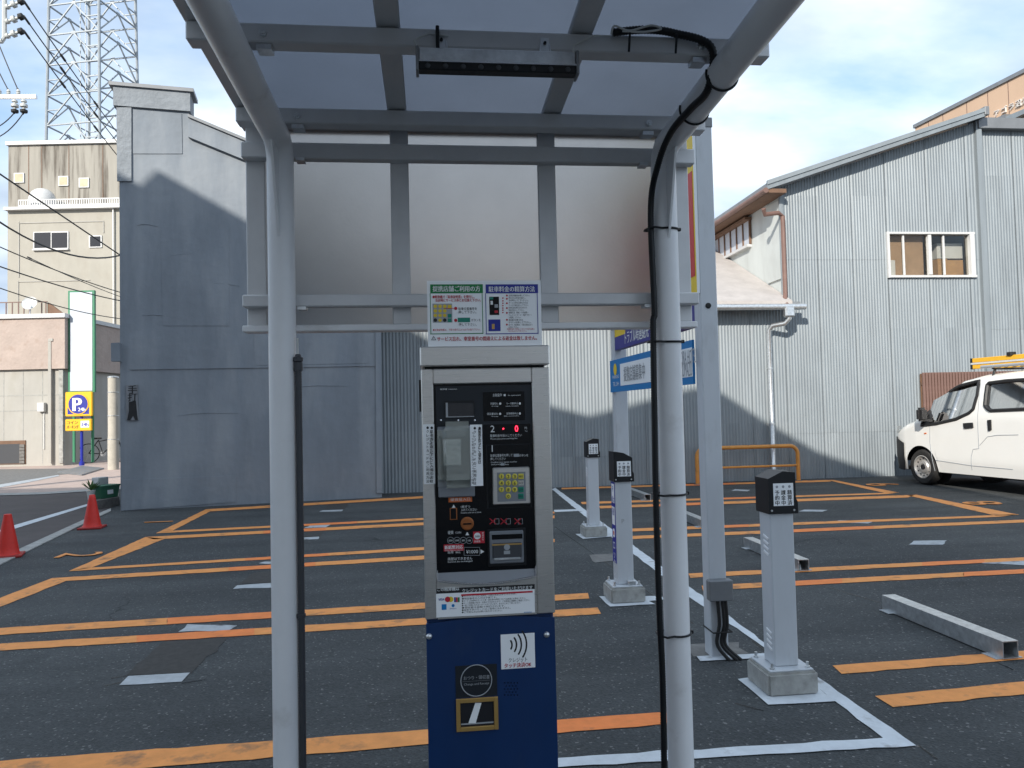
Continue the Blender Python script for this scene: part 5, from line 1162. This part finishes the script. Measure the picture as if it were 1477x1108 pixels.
fsx += [tuple(range(W_))[::1], tuple((len(grid)-1)*W_+j for j in range(W_))[::-1]]
mb.add(vs, fsx); body_ = mb.build('body', 'van_white', vn, smooth=True, ang=40)
bm_ = bmesh.new(); bm_.from_mesh(body_.data); bmesh.ops.recalc_face_normals(bm_, faces=bm_.faces[:]); bm_.to_mesh(body_.data); bm_.free()
vm = MAT['van_white'].node_tree; ge = vm.nodes.new('ShaderNodeNewGeometry'); mi = vm.nodes.new('ShaderNodeMix'); mi.data_type = 'RGBA'     # shell's inner faces coloured dark to stand for the dim cabin
bs3 = vm.nodes['Principled BSDF']; src_ = bs3.inputs['Base Color'].links[0].from_socket; vm.links.new(ge.outputs['Backfacing'], mi.inputs[0]); vm.links.new(src_, mi.inputs[6]); mi.inputs[7].default_value = (.03, .03, .032, 1); vm.links.new(mi.outputs[2], bs3.inputs['Base Color'])
def side_poly(P, off): return [vpos(s, -(hwz(s, z)+off), z) for s, z in P]
def densify(P, n=6, closed=True):
    out = []
    for i in range(len(P) if closed else len(P)-1):
        a, b = P[i], P[(i+1) % len(P)]
        for k in range(n): out.append((a[0]+(b[0]-a[0])*k/n, a[1]+(b[1]-a[1])*k/n))
    return out
for P in wsz:
    for sgn_ in (-1, 1):
        D = densify(P, 5); zl_, zh_ = min(q[1] for q in P), max(q[1] for q in P); sm_ = max(1.7, sum(q[0] for q in P)/len(P)); la0, la1 = hwz(sm_, zl_), hwz(sm_, zh_); pts3 = [vpos(s, sgn_*(la0+(la1-la0)*(z-zl_)/(zh_-zl_)-.014), z) for s, z in D]; cen = sum((p for p in pts3), Vector())/len(pts3)
        MB().add(pts3+[cen], [(i, (i+1) % len(pts3), len(pts3)) for i in range(len(pts3))]).build('side_window', 'tint_glass', vn, smooth=True, ang=80)
        ring = [vpos(s, sgn_*(hwz(s, z)+.002), z) for s, z in densify(P, 5)]
        MB().tube(ring, .028*SC, 6, closed=True).build('window_seal', 'van_black', vn, smooth=True)
MB().face([vpos(1.0, -.62, 1.30), vpos(1.5, -.58, 1.69), vpos(1.5, .58, 1.69), vpos(1.0, .62, 1.30)]).build('windscreen', 'tint_glass', vn)
MB().prism(side_poly([wsz[0][0], wsz[0][1], wsz[0][2], (wsz[0][2][0]+.05, wsz[0][10][1]+.02)], .004), -vq*.008).build('quarter_panel', 'van_black', vn)
# cabin and cargo interior
MB().obox(vpos(1.75, -.36, .78), (.24*SC, .24*SC, .5*SC), Matrix.Rotation(R(4.5), 3, 'Z'), .05).build('seat', 'van_black', vn)
MB().obox(vpos(1.75, .36, .78), (.24*SC, .24*SC, .5*SC), Matrix.Rotation(R(4.5), 3, 'Z'), .05).build('seat', 'van_black', vn)
MB().obox(vpos(1.05, 0, .85), (.7*SC, .2*SC, .25*SC), Matrix.Rotation(R(4.5), 3, 'Z'), .05).build('dashboard', 'van_black', vn)
MB().obox(vpos(2.5, .1, .70), (.6*SC, .9*SC, .38*SC), Matrix.Rotation(R(4.5), 3, 'Z')).build('cargo', 'van_black', vn)
MB().obox(vpos(2.42, -.3, 1.22), (.2*SC, .3*SC, .04*SC), Matrix.Rotation(R(4.5), 3, 'Z')@Matrix.Rotation(R(24), 3, 'X')).build('cargo_bag', 'ink_teal', vn)
MB().obox(vpos(2.0, 0, .255), (.72*SC, 2.2*SC-.3, .03), Matrix.Rotation(R(4.5), 3, 'Z')).build('floor_pan', 'van_black', vn)
# seams and trim
def seam(P): MB().tube([vpos(s, -(hwz(s, z)+.001), z) for s, z in densify(P, 5, False)], .005*SC, 5).build('door_seam', 'ink_grey', body_)
def vs_(L3): return [van_sz(1280+a/4.43, 480+b/4.43) for a, b in L3]
seam(vs_([(272, 585), (272, 700), (285, 800), (310, 905)])); seam(vs_([(600, 310), (582, 480), (585, 740), (548, 745), (537, 790), (545, 900)])); seam(vs_([(590, 720), (640, 665), (700, 655), (873, 652)])); seam(vs_([(310, 815), (540, 850), (873, 880)]))
wf = interp
lowb = vs_([(62, 685), (100, 672), (122, 715), (105, 770), (100, 830), (112, 885), (75, 860), (58, 800)])
for sg2 in (-1, 1):
    bs2 = [0, .02, .05, .1, .16, .22, .28, .34, .395]; gv = []; gf = []
    for s in bs2:
        z0v, z1v = max(zbot(s)-.03, .22), .80-.10*max(0, (s-.1)/.3)
        if s > .39: z0v = .36
        gv += [vpos(s-.012, sg2*(hwz(s, z0v+(z1v-z0v)*k/6)+.014), z0v+(z1v-z0v)*k/6) for k in range(7)]
    for i in range(len(bs2)-1):
        for k in range(6): gf.append((i*7+k, i*7+k+1, i*7+8+k, i*7+7+k))
    MB().add(gv, gf).build('bumper', 'van_black', vn, smooth=True)
MB().prism([vpos(-.02, l, z) for l, z in ((-.66, .36), (.66, .36), (.66, .72), (-.66, .72))], -vdir*.05).build('bumper', 'van_black', vn)
MB().add([vpos(.03, -.70, .84), vpos(.20, -.80, .90), vpos(.34, -.83, 1.0), vpos(.12, -.74, .99)], [(0, 1, 2, 3)]).build('headlight', 'porcelain', vn)
mr = van_sz(1280+272/4.43, 480+525/4.43)
MB().obox(vpos(mr[0], -1.0, mr[1]+.01), (.085*SC, .06*SC, .115*SC), Matrix.Rotation(R(4.5), 3, 'Z'), .04, 2).build('mirror', 'van_black', vn, smooth=True); MB().beam(vpos(mr[0], -.97, mr[1]-.08), vpos(mr[0]+.02, -.83, mr[1]-.10), .05, .04).build('mirror_arm', 'van_black', vn)
for L3 in ([(490, 578), (548, 574), (552, 606), (495, 612)], [(645, 558), (666, 556), (668, 622), (650, 628)]):
    MB().prism(side_poly(vs_(L3), .004), -vq*.02).build('door_handle', 'van_black', vn)
MB().prism(side_poly(vs_([(236, 640), (250, 638), (250, 646), (236, 648)]), .002), -vq*.006).build('side_repeater', 'print_orange', vn)
for w_ in WB:
    for sg2 in (-1, 1):
        cw_ = vpos(w_, sg2*.68, WR+.005); ax = vq*sg2
        wh = MB().lathe(cw_, ax, [(.10*SC, -.04), (.19*SC, -.06*SC), (.27*SC, -.05*SC), (.298*SC, .0), (.302*SC, .06*SC), (.298*SC, .11*SC), (.275*SC, .145*SC), (.215*SC, .15*SC), (.195*SC, .13*SC), (.19*SC, .06*SC)], 36).build('wheel', 'tyre', vn, smooth=True, ang=50)
        MB().lathe(cw_, ax, [(.195*SC, .10*SC), (.198*SC, .142*SC), (.185*SC, .145*SC), (.172*SC, .115*SC), (.12*SC, .10*SC), (.10*SC, .125*SC), (.06*SC, .13*SC), (.05*SC, .115*SC)], 32).build('rim', 'rim', wh, smooth=True, ang=40)
        MB().lathe(cw_, ax, [(.045*SC, .11*SC), (.04*SC, .14*SC)], 16).build('hub_cap', 'van_black', wh)
        for k in range(12):
            a = 2*math.pi*k/12; up_ = Vector((0, 0, 1)); c2 = cw_+ax*.1115*SC+(vdir*math.cos(a)+up_*math.sin(a))*.147*SC
            MB().lathe(c2, ax, [(.014*SC, -.004), (.014*SC, .003)], 8).build('vent_hole', 'van_black', wh)
        MB().lathe(vpos(w_, sg2*.55, WR+.03), ax, [(.36*SC, -.02), (.36*SC, .0)], 24).build('wheel_well', 'van_black', vn)
# roof rack and ladder
for s in (2.15, 3.0, 3.85):
    MB().beam(vpos(s, -.62, 1.90), vpos(s, .62, 1.90), .04, .03).build('rack_bar', 'van_black', vn)
    for l in (-.60, .60): MB().tube([vpos(s, l, 1.90), vpos(s, l*1.04, 1.85), vpos(s, l*1.08, 1.77)], .02, 8).build('rack_foot', 'van_black', vn)
for l in (-.66, .66): MB().cyl(vpos(1.95, l, 1.94), vpos(4.1, l, 1.94), .025, n=10).build('rack_rail', 'ladder_grey', vn)
ld = thing('ladder', 'yellow folding ladder strapped flat on the van roof rack', 'ladder', vpos(3, 0, 1.92))
for l, z in ((-.50, 1.96), (-.10, 1.96), (-.50, 2.06), (-.10, 2.06)):
    MB().beam(vpos(1.62, l, z), vpos(4.3, l, z), .035, .075, bev=.006).build('rail', 'ladder_yellow', ld); MB().beam(vpos(1.58, l, z), vpos(1.62, l, z), .04, .08).build('rail_foot', 'rubber', ld)
for k in range(9):
    for z in (1.96, 2.06): MB().beam(vpos(1.75+k*.3, -.48, z), vpos(1.75+k*.3, -.12, z), .03, .03).build('rung', 'ladder_grey', ld)
MB().beam(vpos(1.6, -.52, 2.01), vpos(4.2, -.52, 2.01), .01, .03).build('strap', 'white_frame', ld)
MB().obox(vpos(2.35, -.5, 2.115), (.05, .05, .03), None, .01).build('clamp', 'rubber', ld)

# ================================================================== LEFT BACKGROUND: buildings across the road
def fp_(px, py, d): return onP(px, py, CAM+fh*d, fh)
class Face:
    """wall facing the camera axis at depth d"""
    def __init__(s, d, root): s.d = d; s.r = root
    def rect(s, name, x0, y0, x1, y1, material, proud=.05, thick=.1, bev=0, parent=None, off=0):
        a = fp_(x0, (y0+y1)/2, s.d); b = fp_(x1, (y0+y1)/2, s.d); zt_ = fp_((x0+x1)/2, y0, s.d).z; zb_ = fp_((x0+x1)/2, y1, s.d).z
        c = (a+b)/2; c.z = (zt_+zb_)/2; c = c - fh*(proud+off-thick/2)
        return MB().obox(c, ((b-a).dot(rt0)/2, thick/2, (zt_-zb_)/2), rz3(-PSI), bev).build(name, material, parent or s.r)
    def block(s, name, x0, y0, x1, ybase_z, depth, material, proud=0):
        a = fp_(x0, y0, s.d); b = fp_(x1, y0, s.d); z1 = fp_((x0+x1)/2, y0, s.d).z
        c = (a+b)/2; c.z = (z1+ybase_z)/2; c = c+fh*(depth/2-proud)
        return MB().obox(c, ((b-a).dot(rt0)/2, depth/2, (z1-ybase_z)/2), rz3(-PSI)).build(name, material, s.r)
# cream building
D1 = 33.0; o1 = fp_(90, 600, D1); o1.z = 0
cb = thing('cream_building', 'cream rendered building with streaked grey penthouse storey and roof railing', 'building', o1, -PSI)
C1 = Face(D1, cb)
zled = fp_(90, 303, D1).z
C1.block('wall', 11, 303, 176, 0, 8, 'cream_wall')
c2 = Face(D1+1.4, cb); a = c2.block('penthouse_wall', 12, 209, 175, zled+.01, 6, 'stained_wall')
c2.rect('penthouse_coping', 10, 203.5, 178, 208.5, 'white_frame', .12, 6.2)
for k, x in enumerate((41, 60, 99, 148)): c2.rect('rust_streak' if k in (1, 3) else 'joint', x, 210, x+1, 292, 'brown_wood', .012, .02)
for x0_, y0_ in ((21, 250), (85, 254.5), (114.5, 257)):
    fw = c2.rect('window', x0_, y0_, x0_+14.5, y0_+14, 'white_frame', .06, .12); c2.rect('pane', x0_+1.6, y0_+1.6, x0_+12.9, y0_+12.6, 'pale_cream', .07, .02, parent=fw)
C1.rect('ledge', 10, 299, 178, 303, 'white_frame', .25, 1.0)
zr1 = fp_(100, 289, D1).z
rl0 = fp_(30, 300, D1)-fh*.15; rl1 = fp_(178, 300, D1)-fh*.15
for z in (zr1, zled+.18):
    MB().beam(Vector((rl0.x, rl0.y, z)), Vector((rl1.x, rl1.y, z)), .05, .05).build('rail', 'white_frame', cb)
for k in range(45):
    p = rl0.lerp(rl1, k/44); MB().box((p.x-.018, p.y-.018, zled+.1), (p.x+.018, p.y+.018, zr1)).build('baluster', 'white_frame', cb)
dm = fp_(61.5, 294, D1+.6); MB().lathe(Vector((dm.x, dm.y, zled+.05)), (0, 0, 1), [(.57, 0), (.57, .55), (.54, .72), (.45, .92), (.29, 1.06), (.12, 1.12), (.02, 1.13)], 24).build('water_tank', 'white_frame', cb, smooth=True, ang=50)
w_ = C1.rect('window', 49, 334.5, 99.5, 359.5, 'white_frame', .05, .12)
for a, b in ((50.5, 74), (75.5, 98)): C1.rect('pane', a, 336, b, 358, 'dark_glass', .058, .02, parent=w_)
C1.rect('sill', 48.5, 359.5, 100, 361.5, 'white_frame', .12, .14)
w_ = C1.rect('window', 129, 340, 147.5, 357.5, 'white_frame', .05, .12); C1.rect('pane', 130.8, 341.5, 145.8, 356, 'dark_glass', .058, .02, parent=w_)
for x0_, y0_, x1_, y1_ in ((27, 320, 150, 321.2), (27, 320, 28.2, 400), (149, 320, 150.2, 336), (26, 405, 27.2, 470), (26, 405, 130, 406)): C1.rect('moulding', x0_, y0_, x1_, y1_, 'cream_tile', .03, .04)
C1.rect('drainpipe', 164.5, 300, 166, 520, 'white_frame', .12, .06)
# pink-and-cream shop building
D2 = 24.6; o2 = fp_(40, 670, D2); o2.z = 0
pk = thing('shop_building', 'old two tone building with pink upper band and pale panelled ground floor', 'building', o2, -PSI)
C2 = Face(D2, pk); zmid = fp_(45, 533, D2).z
C2.block('upper_wall', -190, 462, 96.5, zmid, 4.5, 'pink_wall', .12)
C2.rect('parapet_cap', -190, 456, 98.5, 462, 'white_frame', .2, 4.6)
C2.block('lower_wall', -190, 533, 91, 0, 4.4, 'cream_tile')
for x in (5, 33, 61, -25, -55): C2.rect('panel_joint', x, 534, x+.8, 668, 'concrete', .006, .01)
for y in (572, 594): C2.rect('panel_joint', -190, y, 91, y+.9, 'concrete', .007, .012)
C2.rect('downpipe', 73, 492, 77.2, 668, 'cream_tile', .14, .08); C2.rect('pipe_elbow', 73, 489, 80, 493, 'cream_tile', .15, .10, .01)
C2.rect('meter_box', 57, 581, 67, 594, 'white_frame', .14, .13, .01); C2.rect('meter_conduit', 63.5, 594, 64.6, 648, 'white_frame', .03, .03)
hf = C2.rect('opening_frame', -30, 636, 37.5, 670, 'brown_wood', .03, .04); C2.rect('opening_dark', -30, 641, 29, 669, 'conduit_grey', .04, .02, parent=hf)  # flat dark sheet stands in for the shade inside an opening
for k in range(6): C2.rect('brick_pier', 29.5, 641+k*4.7, 36.5, 645+k*4.7, 'concrete_dirty', .06, .04)
C2.rect('corner_pier', 86, 534, 92, 668, 'concrete', .05, .1)
# balcony things on its roof
zc0 = fp_(40, 456, D2).z
for x in (-40, -20, 0, 9, 18, 26, 34, 52, 58):
    p = fp_(x, 445, D2)+fh*.3; MB().box((p.x-.015, p.y-.015, zc0), (p.x+.015, p.y+.015, zc0+.52)).build('railing_post', 'brown_metal', pk)
p = fp_(-60, 445, D2)+fh*.3; q = fp_(60, 445, D2)+fh*.3; MB().beam(Vector((p.x, p.y, zc0+.52)), Vector((q.x, q.y, zc0+.52)), .04, .03).build('railing_bar', 'brown_metal', pk)
P = [fp_(x, y, D2) for x, y in ((59, 434), (62, 435), (86, 453), (86, 458), (59, 458))]
MB().prism([p+fh*.35 for p in P], fh*.05).build('wood_windbreak', 'brown_wood', pk)
dp = fp_(40, 437, D2)+fh*.1
ds = thing('satellite_dish', 'white satellite dish on the flat roof of the pink building', 'satellite dish', Vector((dp.x, dp.y, zc0)))
MB().lathe(dp, (-fh*.9+rt0*.1+Vector((0, 0, .35))), [(.02, -.06), (.14, -.04), (.22, -.005), (.245, .03), (.225, .01), (.13, -.02), (.02, -.035)], 24).build('dish', 'sat_dish', ds, smooth=True)
MB().cyl(Vector((dp.x, dp.y, zc0)), dp+fh*.06, .02, n=8).build('mast', 'galv', ds); MB().cyl(dp, dp-fh*.26-Vector((0, 0, .02)), .008, n=6).build('feed_arm', 'galv', ds)
MB().obox(dp-fh*.27-Vector((0, 0, .02)), (.03, .04, .03)).build('receiver', 'galv', ds)
# side passage behind
D3 = 28.5; o3 = fp_(130, 660, D3); o3.z = 0
ps = thing('passage_house', 'shaded house side with pinkish upper wall behind the parking sign', 'building', o3, -PSI); C3 = Face(D3, ps)
C3.block('wall', 94, 552, 178, 0, 3, 'concrete_dirty'); C3.block('upper_wall', 94, 498, 160, fp_(130, 552, D3).z, 3, 'pink_wall', .1)
C3.rect('passage_dark', 122, 556, 146, 662, 'van_black', .02, .03); C3.rect('red_door', 147, 560, 158, 662, 'red_post', .03, .05); C3.rect('shutter', 97, 575, 120, 640, 'conduit_grey', .03, .05); C3.rect('pipe', 151, 500, 153, 560, 'pink_wall', .15, .07)  # flat black sheet stands in for the shade of the passage
# blank tall board and parking sign
D4 = 23.2; p0 = gnd(118, 672); dsg = (p0-CAM).dot(fh)
ts = thing('blank_signboard', 'tall blank pale signboard with green frame above yellow parking sign', 'signboard', Vector((p0.x, p0.y, 0))+fh*.35, -PSI)
F4 = Face(dsg+.35, ts)
F4.rect('frame', 99.5, 419.5, 137.5, 566, 'green_frame', .05, .09); F4.rect('panel', 102.5, 422, 134.5, 564, 'pale_panel', .062, .02)
F4.rect('post', 104, 560, 107, 667, 'green_frame', -.02, .06); F4.rect('post', 131, 560, 134, 667, 'green_frame', -.02, .06)
pk2 = thing('parking_sign', 'yellow and blue P parking sign on blue post across the road', 'sign', Vector((p0.x, p0.y, 0)), -PSI)
F5 = Face(dsg, pk2)
MB().cyl(Vector((p0.x, p0.y, 0)), Vector((p0.x, p0.y, fp_(117, 600, dsg).z)), .045, n=12).build('post', 'blue_pole', pk2); MB().lathe(Vector((p0.x, p0.y, 0)), (0, 0, 1), [(.08, 0), (.08, .12), (.05, .14)], 12).build('post_foot', 'blue_pole', pk2)
bd = F5.rect('sign_box', 97, 565.5, 135.5, 600.5, 'sign_amber', .12, .10, .02); bl2 = F5.rect('sign_box', 97, 604.5, 134.5, 621.5, 'sign_amber', .12, .10, .02)
F5.rect('navy_field', 100.5, 588, 131.5, 597.5, 'ink_blue', .122, .008, parent=bd)
c = fp_(116, 583, dsg)-fh*.127; 
e1 = MB(); e1.lathe(c, -fh, [(.345, 0), (.345, .004)], 32); e1.build('disc_rim', 'sign_amber', bd)
e1 = MB(); e1.lathe(c-fh*.005, -fh, [(.315, 0), (.315, .004)], 32); e1.build('disc', 'ink_blue', bd)
MB().text('P', .62, fp_(115, 583, dsg)-fh*.139, rt0, bold=.05).build('letter', 'ink_white', bd); MB().text('24h', .17, fp_(121.5, 590.5, dsg)-fh*.143, rt0, bold=.03).build('letter', 'ink_white', bd)
MB().text('コイン', .13, fp_(107.5, 609.5, dsg)-fh*.124, rt0, bold=.03).build('letter', 'ink_black', bl2); MB().text('パーキング', .13, fp_(108, 616, dsg)-fh*.124, rt0, bold=.03, fit=.38).build('letter', 'ink_black', bl2)
F5.rect('time_panel', 119.5, 607, 131.5, 616.5, 'white_print', .125, .008, parent=bl2); MB().text('24h', .17, fp_(125.5, 612, dsg)-fh*.130, rt0, bold=.03, fit=.24).build('letter', 'ink_blue', bl2)
# concrete pole at the grey building's corner
cpb = gnd(163.5, 678); 
MBp = thing('concrete_post', 'pale concrete utility post at the corner of the grey building', 'post', cpb)
zcp = onP(163, 545, cpb, fh).z
MB().lathe(cpb, (0, 0, 1), [(.15, 0), (.15, .9), (.142, 1.0), (.14, zcp)], 16).build('shaft', 'pole_concrete', MBp, smooth=True, ang=60)
for z in (.9, 1.6, 2.3): MB().lathe(cpb+Vector((0, 0, z)), (0, 0, 1), [(.153, 0), (.153, .02)], 16).build('band', 'galv', MBp)
MB().lathe(cpb+Vector((0, 0, zcp)), (0, 0, 1), [(.15, 0), (.15, .03), (.1, .05)], 16).build('cap', 'galv', MBp)
# bicycles
def bicycle(label, px, py, ang):
    p = gnd(px, py); d = Vector((math.cos(ang), math.sin(ang), 0)); t = thing('bicycle', label, 'bicycle', p, 0, 'bicycles in the passage'); r_ = .33
    ax = Vector((-d.y, d.x, 0)); A = p+Vector((0, 0, r_+.012)); B = A+d*1.05
    for c in (A, B):
        wl_ = MB().tube([c+(d*math.cos(a)+Vector((0, 0, 1))*math.sin(a))*r_ for a in [2*math.pi*k/28 for k in range(28)]], .016, 6, closed=True).build('wheel', 'tyre', t, smooth=True)
        sp2 = MB()
        for k in range(10): a = 2*math.pi*k/10; sp2.cyl(c, c+(d*math.cos(a)+Vector((0, 0, 1))*math.sin(a))*r_, .0025, n=4)
        sp2.build('spokes', 'galv', wl_)
    bbk = A+d*.44+Vector((0, 0, -.03)); st = A+d*.30+Vector((0, 0, .45)); hd = B-d*.16+Vector((0, 0, .52)); f = MB()
    for a, b in ((A, bbk), (bbk, st), (A, st), (bbk, hd), (st-Vector((0, 0, .05)), hd), (hd, B)): f.cyl(a, b, .016, n=8)
    f.build('frame', 'bike', t)
    MB().obox(st+Vector((0, 0, .06))+d*(-.03), (.13, .07, .03), rz3(ang), .02).build('saddle', 'rubber', t)
    MB().tube([hd+Vector((0, 0, .12))+ax*.28-d*.12, hd+Vector((0, 0, .14))+ax*.1, hd+Vector((0, 0, .14))-ax*.1, hd+Vector((0, 0, .12))-ax*.28-d*.12], .012, 6).build('handlebar', 'galv', t)
    MB().lathe(bbk, ax, [(.09, -.01), (.09, .01)], 16).build('chainwheel', 'galv', t)
    MB().obox(B+d*.12+Vector((0, 0, .52)), (.16, .2, .11), rz3(ang)).build('basket', 'bike', t)
bicycle('dark bicycle parked beside the blue sign post', 128, 668.5, R(14)); bicycle('dark bicycle parked further inside the passage', 141, 663, R(50))
tp = gnd(99, 668); tt = thing('leaning_tyre', 'large black tyre leaning against the shop corner pier', 'tyre', tp)
MB().tube([tp+Vector((0, 0, .30))+(rt0*math.cos(a)+(Vector((0, 0, 1))+fh*.3).normalized()*math.sin(a))*.26 for a in [2*math.pi*k/28 for k in range(28)]], .05, 8, closed=True).build('tyre_body', 'tyre', tt, smooth=True)
MB().tube([tp+Vector((0, 0, .30))+(rt0*math.cos(a)+(Vector((0, 0, 1))+fh*.3).normalized()*math.sin(a))*.20 for a in [2*math.pi*k/28 for k in range(28)]], .02, 6, closed=True).build('bead', 'rubber', tt, smooth=True)

# ================================================================== LATTICE TOWER
D6 = 50.0
def tower():
    fl = fp_(66, 100, D6); fr_ = fp_(157.5, 100, D6); cx = (fl+fr_)/2; wdt = (fr_-fl).length; ang = -PSI-R(9)
    base = Vector((cx.x, cx.y, 0))+fh*2
    t = thing('lattice_tower', 'grey steel lattice telecom tower rising behind the cream building', 'tower', base, 0)
    M3 = rz3(ang); h = wdt/2*.98; ztop_ = fp_(100, -170, D6).z; z0_ = fp_(100, 230, D6).z-6
    cor = [(-h, -h), (h, -h), (h, h), (-h, h)]
    def cp_(k, z):
        tp_ = 1-(z-z0_)/(ztop_-z0_)*.14; x, y = cor[k % 4]; return base+M3@Vector((x*tp_, y*tp_, 0))+Vector((0, 0, z))
    for k in range(4): MB().tube([base+M3@Vector((cor[k][0]*1.06, cor[k][1]*1.06, 0)), cp_(k, z0_), cp_(k, ztop_)], .105, 8).build('leg', 'tower_steel', t, smooth=True)
    nl_ = 12; dz = (ztop_-z0_)/nl_
    for i in range(nl_):
        za_, zb_ = z0_+i*dz, z0_+(i+1)*dz
        for k in range(4):
            a, b, c, d = cp_(k, za_), cp_(k+1, za_), cp_(k, zb_), cp_(k+1, zb_); mdt = (c+d)/2
            MB().beam(a, b, .085, .085).build('strut', 'tower_steel', t)
            MB().beam(a, mdt, .08, .08).build('brace', 'tower_steel', t); MB().beam(b, mdt, .08, .08).build('brace', 'tower_steel', t)
            q1_, q2_ = (a+mdt)/2, (b+mdt)/2
            MB().beam((a+c)/2, q1_, .065, .065).build('brace', 'tower_steel', t); MB().beam((b+d)/2, q2_, .065, .065).build('brace', 'tower_steel', t)
            MB().obox(mdt, (.16, .02, .12), M3@rz3(math.pi/2*(k % 2))).build('gusset', 'tower_steel', t)
    for dx in (-.2, .2): MB().cyl(base+M3@Vector((dx, -h*.5, z0_)), base+M3@Vector((dx, -h*.5, ztop_)), .03, n=6).build('ladder_rail', 'tower_steel', t)
tower()

# ================================================================== UTILITY POLE (just outside the frame) AND WIRES
D7 = 16.0
ub = fp_(-42, 600, D7); ub.z = 0
ut = thing('utility_pole', 'concrete utility pole with crossarm and white insulators at the road side', 'utility pole', ub)
ztp = fp_(-42, -160, D7).z
MB().lathe(ub, (0, 0, 1), [(.17, 0), (.11, ztp)], 16).build('shaft', 'pole_concrete', ut, smooth=True, ang=60)
za1 = fp_(30, 144, D7).z
MB().beam(fp_(-90, 144, D7)-fh*.15, fp_(59, 144, D7)-fh*.15, .07, .075).build('crossarm', 'galv', ut)
rk = fp_(6.5, 30, D7); zra, zrb = fp_(8, -20, D7).z, fp_(3, 60, D7).z
MB().tube([Vector((rk.x, rk.y, zra)), Vector((rk.x, rk.y, zrb+.1)), Vector((rk.x-.05, rk.y, zrb)), Vector((rk.x-.7, rk.y, zrb-.02))], .05, 8).build('rack', 'porcelain', ut, smooth=True)
MB().beam(Vector((ub.x, ub.y, zra-.1)), Vector((rk.x, rk.y, zra-.1)), .06, .06).build('rack_arm', 'galv', ut)
wires = []
def insul(a, b, parent):
    d = (b-a); n_ = d.length; prof = [(.02, 0), (.055, .02), (.06, n_*.18), (.03, n_*.2), (.028, n_*.35), (.075, n_*.37), (.075, n_*.55), (.03, n_*.57), (.03, n_*.7)]
    MB().lathe(a, d, prof, 12).build('insulator', 'porcelain', parent, smooth=True); MB().lathe(a+d*.72, d, [(.03, 0), (.075, .02), (.07, n_*.24), (.02, n_*.28)], 12).build('insulator_cap', 'rubber', parent)
ends = []
for y0_, y1_ in ((11, 1), (32, 23), (53, 44)):
    a, b = fp_(8, y0_, D7), fp_(34, y1_, D7); insul(a, b, ut); ends.append(b)
for px in (28, 41):
    a = fp_(px, 148, D7)-fh*.15; insul(a, fp_(px, 167, D7)-fh*.15, ut)
for px in (6, 19, 33):
    a = fp_(px, 141, D7)-fh*.15; MB().lathe(a, (0, 0, 1), [(.03, 0), (.045, .03), (.03, .05), (.045, .07), (.02, .12)], 10).build('pin_insulator', 'porcelain', ut, smooth=True)
def wire(label, a, b, sag=.3, r=.014, wrap=None):
    P = [a.lerp(b, k/14)-Vector((0, 0, sag*4*(k/14)*(1-k/14))) for k in range(15)]
    t = thing('power_line', label, 'wire', a, 0, 'overhead wires above the road'); MB().tube(P, r, 6).build('cable', 'wire_black', t, smooth=True)
    MB().tube([a.lerp(b, k)-Vector((0, 0, sag*4*k*(1-k))) for k in (.0, .012, .024)], r*1.8, 6).build('clamp', 'wire_black', t)
    for w0 in (wrap or []): MB().tube([a.lerp(b, k)-Vector((0, 0, sag*4*k*(1-k))) for k in (w0-.012, w0, w0+.012)], r*2.2, 6).build('sleeve', 'wire_black', t)
wire('overhead wire from the topmost insulator passing in front of the lattice tower', ends[0], fp_(230, 268, 30), .15, wrap=[.18, .38])
wire('overhead wire from the middle insulator passing in front of the lattice tower', ends[1], fp_(230, 278, 30), .15, wrap=[.18, .38])
wire('overhead wire from the lowest insulator passing in front of the lattice tower', ends[2], fp_(230, 296, 30), .15, wrap=[.18, .38])
D8 = 18
wire('thick cable descending across the cream building past its roof railing', fp_(-30, 231, D8), fp_(185, 376, 27), .0, .024)
wire('thick cable sagging across the windows of the cream building', fp_(-30, 300, D8), fp_(185, 365, 27), .6, .026)
wire('thin cable crossing the cream wall below its windows', fp_(-30, 343, D8), fp_(185, 425, 27), .1, .016)
wire('thin cable crossing just above the satellite dish', fp_(-30, 374, D8), fp_(185, 436, 27), .1, .018)
wire('twisted service cable running to the blank signboard top', fp_(40, 371, D8), fp_(185, 432, 27), .05, .012)
wire('service cable crossing the blank signboard', fp_(-30, 405, D8), fp_(185, 461, 27), .15, .014)
for k, (x, y) in enumerate(((6, 141), (19, 141), (33, 141))):
    wire(('jumper wire rising steeply from the crossarm end nearest the pole', 'jumper wire rising steeply from the middle crossarm pin', 'jumper wire rising steeply from the outermost crossarm pin')[k], fp_(x, y-6, D7)-fh*.15, fp_(-40+k*10, 55-k*28, D7)-fh*.2, .05, .012)
wire('slack looped wire hanging below the left crossarm insulator', fp_(28, 166, D7)-fh*.15, fp_(-45, 178, D7), .25, .012)
wire('slack looped wire hanging below the right crossarm insulator', fp_(41, 166, D7)-fh*.15, fp_(-45, 190, D7), .35, .012)
